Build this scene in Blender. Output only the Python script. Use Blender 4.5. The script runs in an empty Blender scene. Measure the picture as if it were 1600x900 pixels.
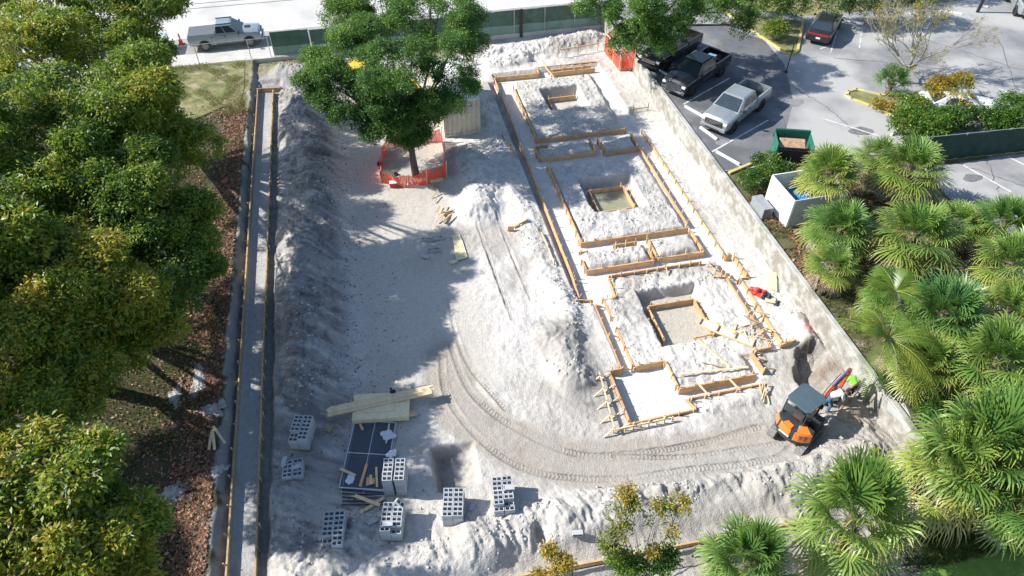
import bpy, bmesh, math, random
import numpy as np
from mathutils import Vector, Matrix
R=math.radians; rnd=random.Random(7); NR=np.random.RandomState(11)
sc=bpy.context.scene; C=sc.collection
# ------------------------------------------------------------ camera, sky, sun, exposure
FPX=1100.0; PITCH=R(44.6); YAW=R(12.6); CH=26.0
cd=bpy.data.cameras.new('camera'); cam=bpy.data.objects.new('camera',cd); C.objects.link(cam)
cd.sensor_width=36; cd.lens=36*FPX/1600; cd.clip_start=0.5; cd.clip_end=2000
cam.location=(0,0,CH); cam.rotation_euler=(R(90)-PITCH,0,-YAW); sc.camera=cam
SUN_EL=R(38); SH=R(-17.6)                       # elevation, direction (in plan) in which shadows fall
w=bpy.data.worlds.new('World'); sc.world=w; w.use_nodes=True
nt=w.node_tree; bg=nt.nodes['Background']; sk=nt.nodes.new('ShaderNodeTexSky'); sk.sky_type='NISHITA'
sk.sun_disc=False; sk.sun_elevation=SUN_EL
sunv=Vector((-math.cos(SH)*math.cos(SUN_EL),-math.sin(SH)*math.cos(SUN_EL),math.sin(SUN_EL)))
sk.sun_rotation=math.atan2(sunv.x,sunv.y); sk.air_density=1.0; sk.dust_density=0.6; sk.ozone_density=1.5
nt.links.new(sk.outputs[0],bg.inputs[0]); bg.inputs[1].default_value=0.12
sl=bpy.data.lights.new('sun','SUN'); sl.energy=5.0; sl.angle=R(0.53); sl.color=(1,0.955,0.88)
so=bpy.data.objects.new('sun',sl); C.objects.link(so); so.rotation_euler=(-sunv).to_track_quat('-Z','Y').to_euler(); so.location=(-30,20,40)
sc.view_settings.view_transform='Standard'; sc.view_settings.look='None'; sc.view_settings.gamma=1
sc.view_settings.exposure=0.74

def G(px,py,z=0.0):
    """ground point (site axes, metres) of a surveyed photo point"""
    x=(px-800)/FPX; v=(450-py)/FPX
    dz=-math.sin(PITCH)+v*math.cos(PITCH); dy=math.cos(PITCH)+v*math.sin(PITCH)
    t=(z-CH)/dz; cx=x*t; cy=dy*t
    return Vector((cx*math.cos(YAW)+cy*math.sin(YAW),-cx*math.sin(YAW)+cy*math.cos(YAW),z))

# ------------------------------------------------------------ materials
def mat(name,col,rough=0.8,var=0.15,scale=6.0,bump=0.0,bscale=30.0,metal=0.0,col2=None,coat=0.0,objvar=0.0,dirt=None,attr=None):
    m=bpy.data.materials.new(name); m.use_nodes=True; n=m.node_tree.nodes; l=m.node_tree.links
    b=n['Principled BSDF']; b.inputs['Roughness'].default_value=rough; b.inputs['Metallic'].default_value=metal
    b.inputs['Coat Weight'].default_value=coat
    tc=n.new('ShaderNodeTexCoord'); nz=n.new('ShaderNodeTexNoise'); nz.inputs['Scale'].default_value=scale; nz.inputs['Detail'].default_value=6
    nz.inputs['Roughness'].default_value=0.65
    l.new(tc.outputs['Object'],nz.inputs['Vector'])
    cr=n.new('ShaderNodeValToRGB'); c=col; c2=col2 or tuple(max(0,x*(1-var*2)) for x in col); c1=col if col2 else tuple(min(1,x*(1+var)) for x in col)
    cr.color_ramp.elements[0].position=0.32; cr.color_ramp.elements[1].position=0.68
    cr.color_ramp.elements[0].color=(*c2,1); cr.color_ramp.elements[1].color=(*c1,1)
    l.new(nz.outputs['Fac'],cr.inputs[0]); out=cr.outputs[0]
    if objvar:
        oi=n.new('ShaderNodeObjectInfo'); hs=n.new('ShaderNodeHueSaturation'); mr=n.new('ShaderNodeMapRange')
        mr.inputs[3].default_value=1-objvar; mr.inputs[4].default_value=1+objvar
        l.new(oi.outputs['Random'],mr.inputs[0]); l.new(mr.outputs[0],hs.inputs['Value']); l.new(out,hs.inputs['Color']); out=hs.outputs[0]
    if dirt:
        dn=n.new('ShaderNodeTexNoise'); dn.inputs['Scale'].default_value=dirt[1]; dn.inputs['Detail'].default_value=8
        l.new(tc.outputs['Object'],dn.inputs['Vector'])
        dr=n.new('ShaderNodeMapRange'); dr.inputs[1].default_value=dirt[2]; dr.inputs[2].default_value=dirt[2]+0.12
        l.new(dn.outputs['Fac'],dr.inputs[0]); mx=n.new('ShaderNodeMix'); mx.data_type='RGBA'
        l.new(dr.outputs[0],mx.inputs[0]); l.new(out,mx.inputs[6]); mx.inputs[7].default_value=(*dirt[0],1); out=mx.outputs[2]
    l.new(out,b.inputs['Base Color'])
    if bump:
        bz=n.new('ShaderNodeTexNoise'); bz.inputs['Scale'].default_value=bscale; bz.inputs['Detail'].default_value=8
        l.new(tc.outputs['Object'],bz.inputs['Vector'])
        bp=n.new('ShaderNodeBump'); bp.inputs['Strength'].default_value=1; bp.inputs['Distance'].default_value=bump
        l.new(bz.outputs['Fac'],bp.inputs['Height']); l.new(bp.outputs[0],b.inputs['Normal'])
    return m

def leafmat(name,stops,rough=0.42,trans=0.35):
    m=bpy.data.materials.new(name); m.use_nodes=True; n=m.node_tree.nodes; l=m.node_tree.links
    b=n['Principled BSDF']; b.inputs['Roughness'].default_value=rough; b.inputs['Specular IOR Level'].default_value=0.55
    a=n.new('ShaderNodeAttribute'); a.attribute_name='lv'
    cr=n.new('ShaderNodeValToRGB'); e=cr.color_ramp.elements
    while len(e)<len(stops): e.new(0.5)
    for i,(p,c) in enumerate(stops): e[i].position=p; e[i].color=(*c,1)
    l.new(a.outputs['Fac'],cr.inputs[0]); l.new(cr.outputs[0],b.inputs['Base Color'])
    t=n.new('ShaderNodeBsdfTranslucent'); g=n.new('ShaderNodeMix'); g.data_type='RGBA'; g.inputs[0].default_value=0.35
    l.new(cr.outputs[0],g.inputs[6]); g.inputs[7].default_value=(0.22,0.30,0.02,1)
    l.new(g.outputs[2],t.inputs[0])
    mx=n.new('ShaderNodeMixShader'); mx.inputs[0].default_value=trans
    l.new(b.outputs[0],mx.inputs[1]); l.new(t.outputs[0],mx.inputs[2]); l.new(mx.outputs[0],n['Material Output'].inputs[0])
    return m

def netmat(name,col,cell=0.06,line=0.2,diag=True,rough=0.6,metal=0.0,back=None):
    """woven / wire mesh: lines opaque, holes see-through (UV in metres)"""
    m=bpy.data.materials.new(name); m.use_nodes=True; n=m.node_tree.nodes; l=m.node_tree.links
    b=n['Principled BSDF']; b.inputs['Base Color'].default_value=(*col,1); b.inputs['Roughness'].default_value=rough; b.inputs['Metallic'].default_value=metal
    uv=n.new('ShaderNodeUVMap'); sx=n.new('ShaderNodeSeparateXYZ'); l.new(uv.outputs[0],sx.inputs[0])
    def M(op,a,c=None):
        q=n.new('ShaderNodeMath'); q.operation=op
        for i,v in enumerate((a,c)):
            if v is None: continue
            if isinstance(v,(int,float)): q.inputs[i].default_value=v
            else: l.new(v,q.inputs[i])
        return q.outputs[0]
    if diag: p=M('ADD',sx.outputs[0],sx.outputs[1]); q=M('SUBTRACT',sx.outputs[0],sx.outputs[1])
    else: p,q=sx.outputs[0],sx.outputs[1]
    f=[M('LESS_THAN',M('FRACT',M('DIVIDE',s,cell)),line) for s in (p,q)]
    k=M('MAXIMUM',f[0],f[1]); tr=n.new('ShaderNodeBsdfTransparent'); mx=n.new('ShaderNodeMixShader')
    l.new(k,mx.inputs[0]); l.new(tr.outputs[0],mx.inputs[1]); l.new(b.outputs[0],mx.inputs[2]); l.new(mx.outputs[0],n['Material Output'].inputs[0])
    return m

WOOD=mat('pine_board',(0.60,0.375,0.19),0.75,0.12,3.0,0.002,60,objvar=0.14,dirt=((0.36,0.29,0.22),2.2,0.58))
WOODP=mat('pale_lumber',(0.66,0.52,0.32),0.7,0.10,4.0,0.001,60,objvar=0.10)
WOODD=mat('weathered_wood',(0.44,0.32,0.18),0.85,0.2,5.0,objvar=0.15)
PLY=mat('plywood',(0.70,0.60,0.38),0.7,0.08,2.5,objvar=0.05)
CMU=mat('concrete_block',(0.40,0.425,0.45),0.92,0.08,12,0.003,90,objvar=0.10)
STEEL=mat('galvanised_steel',(0.52,0.54,0.56),0.42,0.08,8,metal=0.6)
BLACKP=mat('black_plastic',(0.02,0.02,0.022),0.5,0.2,5)
RUB=mat('tyre_rubber',(0.025,0.025,0.026),0.85,0.2,20)
RIM=mat('alloy_rim',(0.22,0.225,0.23),0.35,0.1,10,metal=0.8)
GLASS=mat('dark_car_glass',(0.03,0.045,0.055),0.06,0.1,2); GLASS.node_tree.nodes['Principled BSDF'].inputs['Specular IOR Level'].default_value=0.9
CHROME=mat('chrome',(0.75,0.76,0.78),0.15,0.05,5,metal=1.0)
REDL=mat('red_lens',(0.45,0.01,0.015),0.25,0.1,5); CLRL=mat('clear_lens',(0.75,0.78,0.8),0.12,0.05,5)
def paint(n,c,metal=0.3): return mat(n,c,0.32,0.03,3,metal=metal,coat=0.6,dirt=(tuple(x*0.85+0.03 for x in c),1.6,0.60))
WHITEP=mat('white_paint',(0.78,0.79,0.80),0.6,0.06,5)
ORMESH=netmat('orange_safety_mesh',(0.78,0.08,0.03),0.075,0.52,False,0.6)
CHAIN=netmat('chain_link_wire',(0.45,0.47,0.48),0.07,0.16,True,0.45,0.5)
CHAIND=netmat('black_chain_link',(0.07,0.085,0.115),0.09,0.42,True,0.5)
GREENS=mat('green_screen_cloth',(0.085,0.165,0.13),0.8,0.2,1.2,dirt=((0.10,0.135,0.085),0.9,0.54))
GREENSL=mat('green_screen_cloth_backlit',(0.21,0.33,0.28),0.8,0.1,1.2)  # brightness of the street behind put into the lower band's colour
BARK=mat('bark',(0.17,0.13,0.10),0.9,0.25,9,0.01,25)
BARKP=mat('pale_bark',(0.33,0.30,0.26),0.9,0.2,9,0.006,25)
TWIG=mat('grey_twigs',(0.42,0.39,0.34),0.85,0.2,9)

# ------------------------------------------------------------ mesh helpers
class MB:
    def __init__(s): s.v=[]; s.f=[]; s.uv=None
    def add(s,vs,fs):
        o=len(s.v); s.v+= [tuple(v) for v in vs]; s.f+=[tuple(i+o for i in f) for f in fs]; return s
    def box(s,c,d,rz=0,M=None):
        m=M or (Matrix.Translation(Vector(c))@Matrix.Rotation(rz,4,'Z'))
        x,y,z=d[0]/2,d[1]/2,d[2]/2
        s.add([m@Vector((a*x,b*y,e*z)) for a in(-1,1) for b in(-1,1) for e in(-1,1)],
              [(0,1,3,2),(4,6,7,5),(0,4,5,1),(2,3,7,6),(0,2,6,4),(1,5,7,3)]); return s
    def beam(s,p,q,w,h,up=(0,0,1)):
        p,q=Vector(p),Vector(q); d=q-p; L=d.length
        if L<1e-5: return s
        X=d/L; Z=Vector(up); Yv=Z.cross(X)
        if Yv.length<1e-3: Yv=Vector((0,1,0)).cross(X)
        Yv.normalize(); Z=X.cross(Yv)
        m=Matrix((X,Yv,Z)).transposed().to_4x4(); m.translation=(p+q)/2
        return s.box(0,(L,w,h),M=m)
    def tube(s,pts,rs,n=6,cap=True):
        pts=[Vector(p) for p in pts]; o=len(s.v)
        if not hasattr(rs,'__len__'): rs=[rs]*len(pts)
        for i,p in enumerate(pts):
            d=(pts[min(i+1,len(pts)-1)]-pts[max(i-1,0)]).normalized()
            a=d.cross(Vector((0.13,0.21,0.97)));
            if a.length<1e-3: a=d.cross(Vector((1,0,0)))
            a.normalize(); b=d.cross(a)
            for k in range(n):
                t=2*math.pi*k/n; s.v.append(tuple(p+(a*math.cos(t)+b*math.sin(t))*rs[i]))
        for i in range(len(pts)-1):
            for k in range(n):
                s.f.append((o+i*n+k,o+i*n+(k+1)%n,o+(i+1)*n+(k+1)%n,o+(i+1)*n+k))
        if cap: s.f.append(tuple(o+k for k in range(n))[::-1]); s.f.append(tuple(o+(len(pts)-1)*n+k for k in range(n)))
        return s
    def prism(s,poly,z0,z1):
        n=len(poly); s.add([(x,y,z0) for x,y in poly]+[(x,y,z1) for x,y in poly],
          [tuple(range(n))[::-1],tuple(range(n,2*n))]+[(i,(i+1)%n,n+(i+1)%n,n+i) for i in range(n)]); return s
    def loft(s,rings,cap=True,closed=True):
        o=len(s.v); n=len(rings[0])
        for r in rings: s.v+=[tuple(p) for p in r]
        for i in range(len(rings)-1):
            for k in range(n if closed else n-1):
                s.f.append((o+i*n+k,o+i*n+(k+1)%n,o+(i+1)*n+(k+1)%n,o+(i+1)*n+k))
        if cap: s.f.append(tuple(o+k for k in range(n))[::-1]); s.f.append(tuple(o+(len(rings)-1)*n+k for k in range(n)))
        return s
    def build(s,name,m,parent=None,bevel=0,smooth=False,seg=2):
        me=bpy.data.meshes.new(name); me.from_pydata(s.v,[],s.f); me.materials.append(m)
        o=bpy.data.objects.new(name,me); C.objects.link(o)
        bm=bmesh.new(); bm.from_mesh(me); bmesh.ops.recalc_face_normals(bm,faces=bm.faces); bm.to_mesh(me); bm.free()
        if bevel:
            b=o.modifiers.new('b','BEVEL'); b.width=bevel; b.segments=seg; b.limit_method='ANGLE'; b.angle_limit=R(35)
        if smooth:
            for p in me.polygons: p.use_smooth=True
        if parent: o.parent=parent
        return o
def tag(o,label=None,cat=None,group=None,kind=None):
    if label: o['label']=label
    if cat: o['category']=cat
    if group: o['group']=group
    if kind: o['kind']=kind
    return o
def thing(name,label,cat,loc=(0,0,0),rz=0,group=None):
    o=bpy.data.objects.new(name,None); C.objects.link(o); o.location=loc; o.rotation_euler=(0,0,rz); o.empty_display_size=0.2
    return tag(o,label,cat,group)
def struct(o): o['kind']='structure'; return o
def copy_tree(o,parent=None):
    c=o.copy(); C.objects.link(c)
    if parent: c.parent=parent
    for ch in [x for x in o.children]: copy_tree(ch,c)
    return c
def netquad(name,quads,m,parent=None):
    """flat cloth/mesh panels with UV in metres; quads = list of 4 corners"""
    me=bpy.data.meshes.new(name); v=[];f=[];uv=[]
    for q in quads:
        q=[Vector(p) for p in q]; o=len(v); v+=[tuple(p) for p in q]; f.append((o,o+1,o+2,o+3))
        wd=(q[1]-q[0]).length; h=(q[3]-q[0]).length; uv+=[(0,0),(wd,0),(wd,h),(0,h)]
    me.from_pydata(v,[],f); u=me.uv_layers.new(name='UVMap')
    for i,c in enumerate(uv): u.data[i].uv=c
    me.materials.append(m); o=bpy.data.objects.new(name,me); C.objects.link(o)
    if parent: o.parent=parent
    return o
def rawmesh(name,V,F,m,lv=None,parent=None,smooth=False):
    """numpy quads -> mesh, lv = float per vertex attribute"""
    me=bpy.data.meshes.new(name); V=np.asarray(V,np.float32); F=np.asarray(F,np.int32)
    me.vertices.add(len(V)); me.vertices.foreach_set('co',V.ravel())
    k=F.shape[1]; me.loops.add(F.size); me.loops.foreach_set('vertex_index',F.ravel())
    me.polygons.add(len(F)); me.polygons.foreach_set('loop_start',np.arange(0,F.size,k,dtype=np.int32))
    if lv is not None:
        a=me.attributes.new('lv','FLOAT','POINT'); a.data.foreach_set('value',np.asarray(lv,np.float32))
    me.update(calc_edges=True); me.validate(); me.materials.append(m)
    if smooth: me.polygons.foreach_set('use_smooth',np.ones(len(F),bool))
    o=bpy.data.objects.new(name,me); C.objects.link(o)
    if parent: o.parent=parent
    return o

# ------------------------------------------------------------ value noise
def vnoise(x,y,s,seed):
    r=np.random.RandomState(seed).rand(257,257); X=x/s+1000.3; Y=y/s+1000.7
    xi=np.floor(X).astype(int); yi=np.floor(Y).astype(int); fx=X-xi; fy=Y-yi
    fx=fx*fx*(3-2*fx); fy=fy*fy*(3-2*fy); a=xi%256; b=yi%256
    return (r[a,b]*(1-fx)+r[a+1,b]*fx)*(1-fy)+(r[a,b+1]*(1-fx)+r[a+1,b+1]*fx)*fy
def fbm(x,y,s,seed,o=4,g=0.5):
    t=0;a=1;n=0
    for i in range(o): t=t+a*(vnoise(x,y,s/2**i,seed+i)-0.5)*2; n+=a; a*=g
    return t/n
def ss(a,b,x): t=np.clip((x-a)/(b-a),0,1); return t*t*(3-2*t)
def rmask(x,y,x0,x1,y0,y1,w=0.08):
    return ss(-w/2,w/2,np.minimum(np.minimum(x-x0,x1-x),np.minimum(y-y0,y1-y)))
def polyd(x,y,pts):
    """distance to polyline, signed side and arc length"""
    bd=np.full(x.shape,1e9); bs=np.zeros(x.shape); sg=np.zeros(x.shape); L=0
    for (ax,ay),(bx,by) in zip(pts[:-1],pts[1:]):
        dx,dy=bx-ax,by-ay; l=math.hypot(dx,dy); t=np.clip(((x-ax)*dx+(y-ay)*dy)/l/l,0,1)
        d=np.hypot(x-ax-t*dx,y-ay-t*dy); k=d<bd; bd=np.where(k,d,bd); bs=np.where(k,L+t*l,bs)
        sg=np.where(k,np.sign((x-ax)*dy-(y-ay)*dx),sg); L+=l
    return bd,sg,bs
def smoothpoly(pts,n=8):
    out=[]; P=[pts[0]]+pts+[pts[-1]]
    for i in range(1,len(P)-2):
        for k in range(n):
            t=k/n; a,b,c,d=[np.array(p) for p in P[i-1:i+3]]
            out.append(tuple(0.5*((2*b)+(-a+c)*t+(2*a-5*b+4*c-d)*t*t+(-a+3*b-3*c+d)*t**3)))
    out.append(pts[-1]); return out

# ------------------------------------------------------------ site ground height field
ISL=[(10.5,16.62,39.15,47.15),(10.15,13.85,36.85,38.25),(14.45,16.7,36.7,38.15),(10.45,16.65,28.35,36.0),(10.0,13.72,26.15,27.65),(14.15,16.66,26.25,27.95)]
PITS=[(12.5,15.0,42.75,45.4,-0.80),(12.05,15.0,31.0,34.0,-0.85),(12.2,15.15,20.4,23.75,-0.62)]
def Gp(*p): return [tuple(G(a,b)[:2]) for a,b in p]
TRK=[smoothpoly(Gp(*t)) for t in ([(705,540),(735,610),(800,665),(900,708),(1000,706),(1100,690),(1190,665)],
      [(690,560),(700,620),(755,690),(830,735),(950,748),(1080,735),(1200,722),(1235,700)],
      [(960,712),(1080,712),(1230,690)],[(700,470),(712,520),(735,575),(790,640)],[(775,335),(800,400),(830,470)],[(745,350),(770,420),(800,500)])]
TRKW=[0.30,0.30,0.22,0.2,0.16,0.16]
def height(x,y,detail=True):
    z=0.03*fbm(x,y,6,3)
    rough=np.full(x.shape,0.35)
    def mound(pts,hgt,wd,seed,rg=1.0):
        nonlocal z,rough
        d,_,_=polyd(x,y,pts); d=d+0.35*wd*fbm(x,y,1.7,seed,3)*np.clip(d/wd,0,1)
        m=ss(1,0,d/wd); z=z+hgt*m; rough=np.maximum(rough,rg*ss(0.05,0.5,m))
    mound([(-4.9,47.5),(-4.5,42),(-4.0,37),(-4.3,31.5),(-4.9,30)],0.95,2.4,21,1.3)
    mound([(-4.9,28),(-4.6,24),(-4.9,21.5)],0.75,2.3,22,1.3)
    mound([(-6.0,16),(-5.6,13.5)],0.35,1.3,23,1.3); mound([(-3.2,13.6),(-6,11.5)],0.35,1.4,123,1.3)
    mound([(5.6,38),(5.9,34.5),(5.2,32.5)],0.7,2.0,24)
    mound([(6.9,21.8),(7.3,19.3)],0.55,1.5,25,1.3); mound([(8.2,24.3),(7.9,22)],0.40,1.1,26)
    mound([(7.9,45),(7.8,37),(7.7,29),(7.9,25)],0.2,1.1,27,0.8)
    mound([(8.8,51.8),(12,51.6),(16,52.3),(18.3,52.4)],0.65,1.9,28); mound([(9.5,50),(12,50.2)],0.35,1.1,29)
    mound([(-6.2,52.3),(-4.2,51.7),(-2,51)],0.65,1.5,30)
    mound([(1.5,12.6),(6,12.6),(11,13.3),(17.5,12.4)],0.42,1.5,31,1.2); mound([(-2,12.2),(2,12.1)],0.3,1.2,32,1.1)
    mound([(14,12.0),(18.5,12.6)],0.45,2.0,33); mound([(17.5,14.3),(18.6,14.0)],0.3,0.9,34)
    mound([(12.6,16.3),(15,16.4)],0.18,0.5,35,0.8); mound([(19.0,18.6),(19.2,20.5)],0.3,0.8,36); mound([(17.3,16.3),(17.6,15.7)],0.2,0.7,37)
    rough=np.maximum(rough,0.42*ss(2.5,5,x)*ss(34,30,y)); rough=np.maximum(rough,0.8*rmask(x,y,10.3,17,17.6,25.2,0.6))
    yard=ss(-3.2,-1.8,x)*ss(4.5,3.0,x)*ss(19,21,y)*ss(47,44,y); rough=rough*(1-0.85*yard)
    z=z-0.45*ss(12.0,10.9,y)*ss(-4,2,x)
    isl=np.zeros(x.shape)
    # footings of the new building
    lvl=np.zeros(x.shape); fl=rmask(x,y,9.3,17.68,25.35,48.6)
    fl=np.maximum(fl,rmask(x,y,8.95,10.85,23.85,25.6)); fl=np.maximum(fl,rmask(x,y,9.6,10.2,19.1,24))
    fl=np.maximum(fl,rmask(x,y,8.95,11.7,16.25,19.27)); fl=np.maximum(fl,rmask(x,y,11.6,15.6,16.98,17.57))
    fl=np.maximum(fl,rmask(x,y,17.08,17.72,18.9,25.5)); fl=np.maximum(fl,rmask(x,y,17.3,18.2,23.7,25.6)); fl=np.maximum(fl,rmask(x,y,15.5,16.0,17.4,18.8))
    for k,(a,b,c,d) in enumerate(ISL):
        wob=0.10*fbm(x,y,0.9,40+k,3); m=rmask(x+wob,y+wob,a+0.04,b-0.04,c+0.06,d-0.06,0.34 if k in(0,3) else 0.5); fl=fl*(1-m); isl=np.maximum(isl,m)
        rough=np.maximum(rough,m*0.75)
        if k not in (0,3): z=z+m*0.10
    z=z*(1-fl)+(-0.28)*fl; rough=rough*(1-0.95*fl)
    z=z-0.42*rmask(x,y,8.86,9.24,24.4,47.4,0.2)*(1-fl)
    for k,(a,b,c,d,dz) in enumerate(PITS):
        wob=0.07*fbm(x,y,0.7,60+k,3); m=rmask(x+wob,y+wob,a-0.12,b+0.1,c-0.12,d+0.2,0.28)
        z=z*(1-m)+dz*m; rough=rough*(1-0.9*m)
    # dug pit near the block stacks, hole by the excavator
    m=rmask(x+0.1*fbm(x,y,0.8,71),y+0.12*fbm(x,y,0.9,72),0.25,2.0,14.95,16.9,0.25); m=m*ss(3.2,0.3,(x-0.3)); z=z-0.75*m
    d,_,_=polyd(x,y,[(18.9,18.3),(18.2,17.6),(17.9,16.9),(18.0,16.3)]); d=d+0.28*fbm(x,y,0.8,73); m=ss(0.62,0.35,d); z=z-0.9*m; rough=np.maximum(rough,m)
    d,_,_=polyd(x,y,[(3.8,12.3),(3.85,12.0)]); z=z-0.4*ss(0.3,0.12,d)
    # western foundation trench and bank up to the lawn
    f2=rmask(x,y,-7.88,-6.9,5,50.0,0.06)
    inn=ss(-8.32,-8.12,x+0.22*fbm(x,y,1.3,80,4))*ss(-6.25,-6.55,x+0.1*fbm(x,y,1.1,81,4))*ss(51.4,50.9,y+0.3*fbm(x,y,1.2,87)); z=z*(1-inn)-0.22*inn; rough=np.maximum(rough*(1-inn*0.5),0.35*inn)
    z=z*(1-f2)-0.25*f2; rough=rough*(1-0.85*f2)
    bank=ss(-8.15,-8.5,x+0.3*fbm(x,y,1.5,82,4)); z=z*(1-bank)+0.33*bank; rough=rough*(1-0.7*bank)+0.5*bank*(1-bank)
    # tracks
    tr=np.zeros(x.shape); tu=np.zeros(x.shape)
    road,_,_=polyd(x,y,smoothpoly(Gp((700,560),(725,640),(830,705),(960,725),(1100,712),(1230,690)))); rm=ss(1.45,0.9,road+0.15*fbm(x,y,1.5,90)); rm=rm*(1-fl)
    rough=rough*(1-0.8*rm); z=z*(1-0.6*rm)-0.06*rm
    for p,wd in zip(TRK,TRKW):
        d,sg,s=polyd(x,y,p); m=ss(wd*0.55,wd*0.42,d)*(1-fl)*(1-isl); tr=np.maximum(tr,m*np.clip(0.55+0.9*fbm(x,y,1.4,95),0,1)); tu=np.where(m>0.02,s+d*0.6,tu); z=z-0.025*m; rough=rough*(1-0.8*m)
        z=z+0.02*ss(0.11,0.0,np.abs(d-wd*0.62))*(1-fl)*(1-isl)
    if detail:
        wx=x+0.25*fbm(x,y,1.1,111,3); wy=y+0.25*fbm(x,y,1.1,112,3)
        rg=np.abs(fbm(wx,wy*0.7,1.1,101,5,0.62)); lump=fbm(wx,wy,0.42,102,4,0.65); med=fbm(x,y,1.7,103,4); cr=1-np.abs(fbm(wx*1.3,wy*.6,0.7,107,3))*2.2
        lw=ss(-1.5,-3,x)*ss(50.5,49,y); sw=ss(14.6,13.6,y)*ss(-2,0,x)
        st1=fbm(x*.42,(y+.55*x)*1.5,.62,131,4,.6); st1=1-2*np.abs(st1)*1.6; st2=1-3.2*np.abs(fbm(x*1.7+.5*y,y*.35,.7,132,4,.6))
        lump=0.5*lump*(1-lw)-0.4*np.abs(lump)
        z=z+rough*(0.16*med-0.22*rg+0.075*lump+0.07+0.035*np.clip(cr,-1,1)+0.07*lw*st1+0.055*sw*st2)+0.010*fbm(x,y,0.24,104,3)
        z=z+rough*0.05*fbm(wx,wy,.17,133,2)
        blockn=np.floor(fbm(wx,wy,0.55,109,3)*5)/5; z=z+rough*0.07*blockn*ss(.1,.4,np.abs(fbm(x,y,2.6,110,2)))
        pass
    return z,rough,fl,isl,rm,tr,tu,bank
def zat(x,y):
    a=np.array([[float(x)]]); b=np.array([[float(y)]]); return float(height(a,b)[0][0,0])
xs=np.arange(-9.0,19.86,0.055); ys=np.arange(8.2,54.6,0.06)
XX,YY=np.meshgrid(xs,ys); Z,ROUGH,FL,IS,RM,TR,TU,BK=height(XX,YY)
def col(*c): return np.array(c)[None,None,:]
white=col(0.63,0.60,0.565); cl=np.ones(XX.shape+(3,))*white
def blend(m,c,k=1.0):
    global cl
    m=np.clip(m*k,0,1)[...,None]; cl=cl*(1-m)+np.array(c)*m
n1=fbm(XX,YY,3.5,201,4); n2=fbm(XX,YY,0.8,202,4); n3=fbm(XX,YY,9,203,3)
blend(ss(-.1,0.5,n1),(0.47,0.44,0.40),0.6); blend(ss(.1,.5,n1+.5*n2),(0.36,.33,.295),.55)
blend(ss(-3.2,-1.5,XX)*ss(5,3,XX)*ss(18,22,YY)*ss(48,44,YY),(0.50,0.465,0.41),0.75)
blend(ss(8.0,6.5,XX)*ss(24,17,YY)*(1-FL),(0.47,0.445,0.41),0.55)
blend(ss(16,14.2,YY)*(0.5+0.5*n3),(0.50,0.485,0.46),0.8)
blend(RM,(0.37,0.335,0.29),0.85); blend(TR,(0.27,.245,.215),.5); blend(RM*ss(0.1,0.5,n2+n3),(0.30,0.26,0.215),0.6)
blend(ss(0.25,0.55,n2)*ROUGH*(1-FL),(0.40,0.37,0.335),0.6)
blend(np.maximum(ss(12,18,XX)*ss(21,17,YY)*(1-FL),0),(0.44,0.415,0.385),0.75)
blend(ss(-2.3,-3.6,XX)*(1-BK)*ss(14,17,YY),(0.30,0.295,0.29),0.9); LM=ss(-2.2,-3.4,XX)*(1-BK)*ss(50.5,49,YY); sA=fbm(XX*.42,(YY+.55*XX)*1.5,.5,141,5,.65); sB=fbm(XX,YY,2.2,142,4); blend(ss(-.12,.28,sA+.5*sB)*LM,(0.165,.16,.155),.7); blend(ss(.15,.4,-sA+.3*n2)*LM,(0.52,.51,.49),.6)  # deep shade of the western mound painted in as darker, mottled colour
blend(ss(17.9,18.4,XX)*ss(21,23,YY),(0.60,0.58,0.54),0.6)
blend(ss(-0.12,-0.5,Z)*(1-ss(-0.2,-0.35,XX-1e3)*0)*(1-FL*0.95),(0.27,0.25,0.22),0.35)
blend(ss(-6.1,-6.5,XX+.2*n2)*ss(50.8,50.2,YY)*(1-BK),(0.21,.205,.195),.8); blend(ss(-7.8,-8.1,XX)*ss(-8.75,-8.4,XX+.3*n2),(0.24,.235,.22),.8); blend(rmask(XX,YY,-7.9,-6.88,5,50,0.1),(0.42,0.42,0.42),1.0); blend(ss(.1,.5,fbm(XX,YY,1.4,151,4))*rmask(XX,YY,-7.9,-6.88,5,50,0.1),(0.28,.275,.27),.6)  # shade of the gap beside the mound-side form painted in; bank also darkened
for a,b,c,d,dz in PITS[2:]: blend(rmask(XX,YY,a,b,c,d,0.3),(0.47,0.44,0.37),0.8)
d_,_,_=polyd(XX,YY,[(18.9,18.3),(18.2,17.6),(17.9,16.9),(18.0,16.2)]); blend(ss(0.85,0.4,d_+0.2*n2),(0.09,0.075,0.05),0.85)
qd,_,_=polyd(XX,YY,[(7.2,22),(7.9,20),(7.9,18.2)]); blend(ss(1.8,.7,qd+.5*n2)*(1-FL),(0.33,.315,.29),.8); blend(ss(0,.4,fbm(XX,YY,.6,161,4))*ss(1.8,.7,qd)*(1-FL),(0.22,.21,.195),.6)
blend(ss(6,10,XX+n1)*ss(14.6,13.6,YY+.3*n2),(0.38,.365,.34),.75); blend(ss(11.8,12.4,XX)*ss(16.1,15.6,YY+.2*n2)*(1-RM),(0.37,.35,.325),.6); blend(ss(15.5,17.5,XX)*ss(18.7,18.2,YY+.2*n2),(0.38,.355,.325),.7)
blend(rmask(XX,YY,0.2,1.2,14.9,16.9,0.5),(0.20,0.19,0.17),0.6)  # west half of the dug pit darkened to paint its wall's shade
g_,_,_=polyd(XX,YY,[tuple(G(1262,510)[:2]),tuple(G(1266,520)[:2])]); blend(ss(0.55,0.2,g_+0.35*n2),(0.72,0.16,0.10),0.75)
g_,_,_=polyd(XX,YY,[tuple(G(1240,615)[:2]),tuple(G(1300,572)[:2])]); blend(ss(0.6,0.1,g_+0.3*n2)*ss(0,.3,XX-18.3),(0.22,0.15,0.10),0.7)
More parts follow.
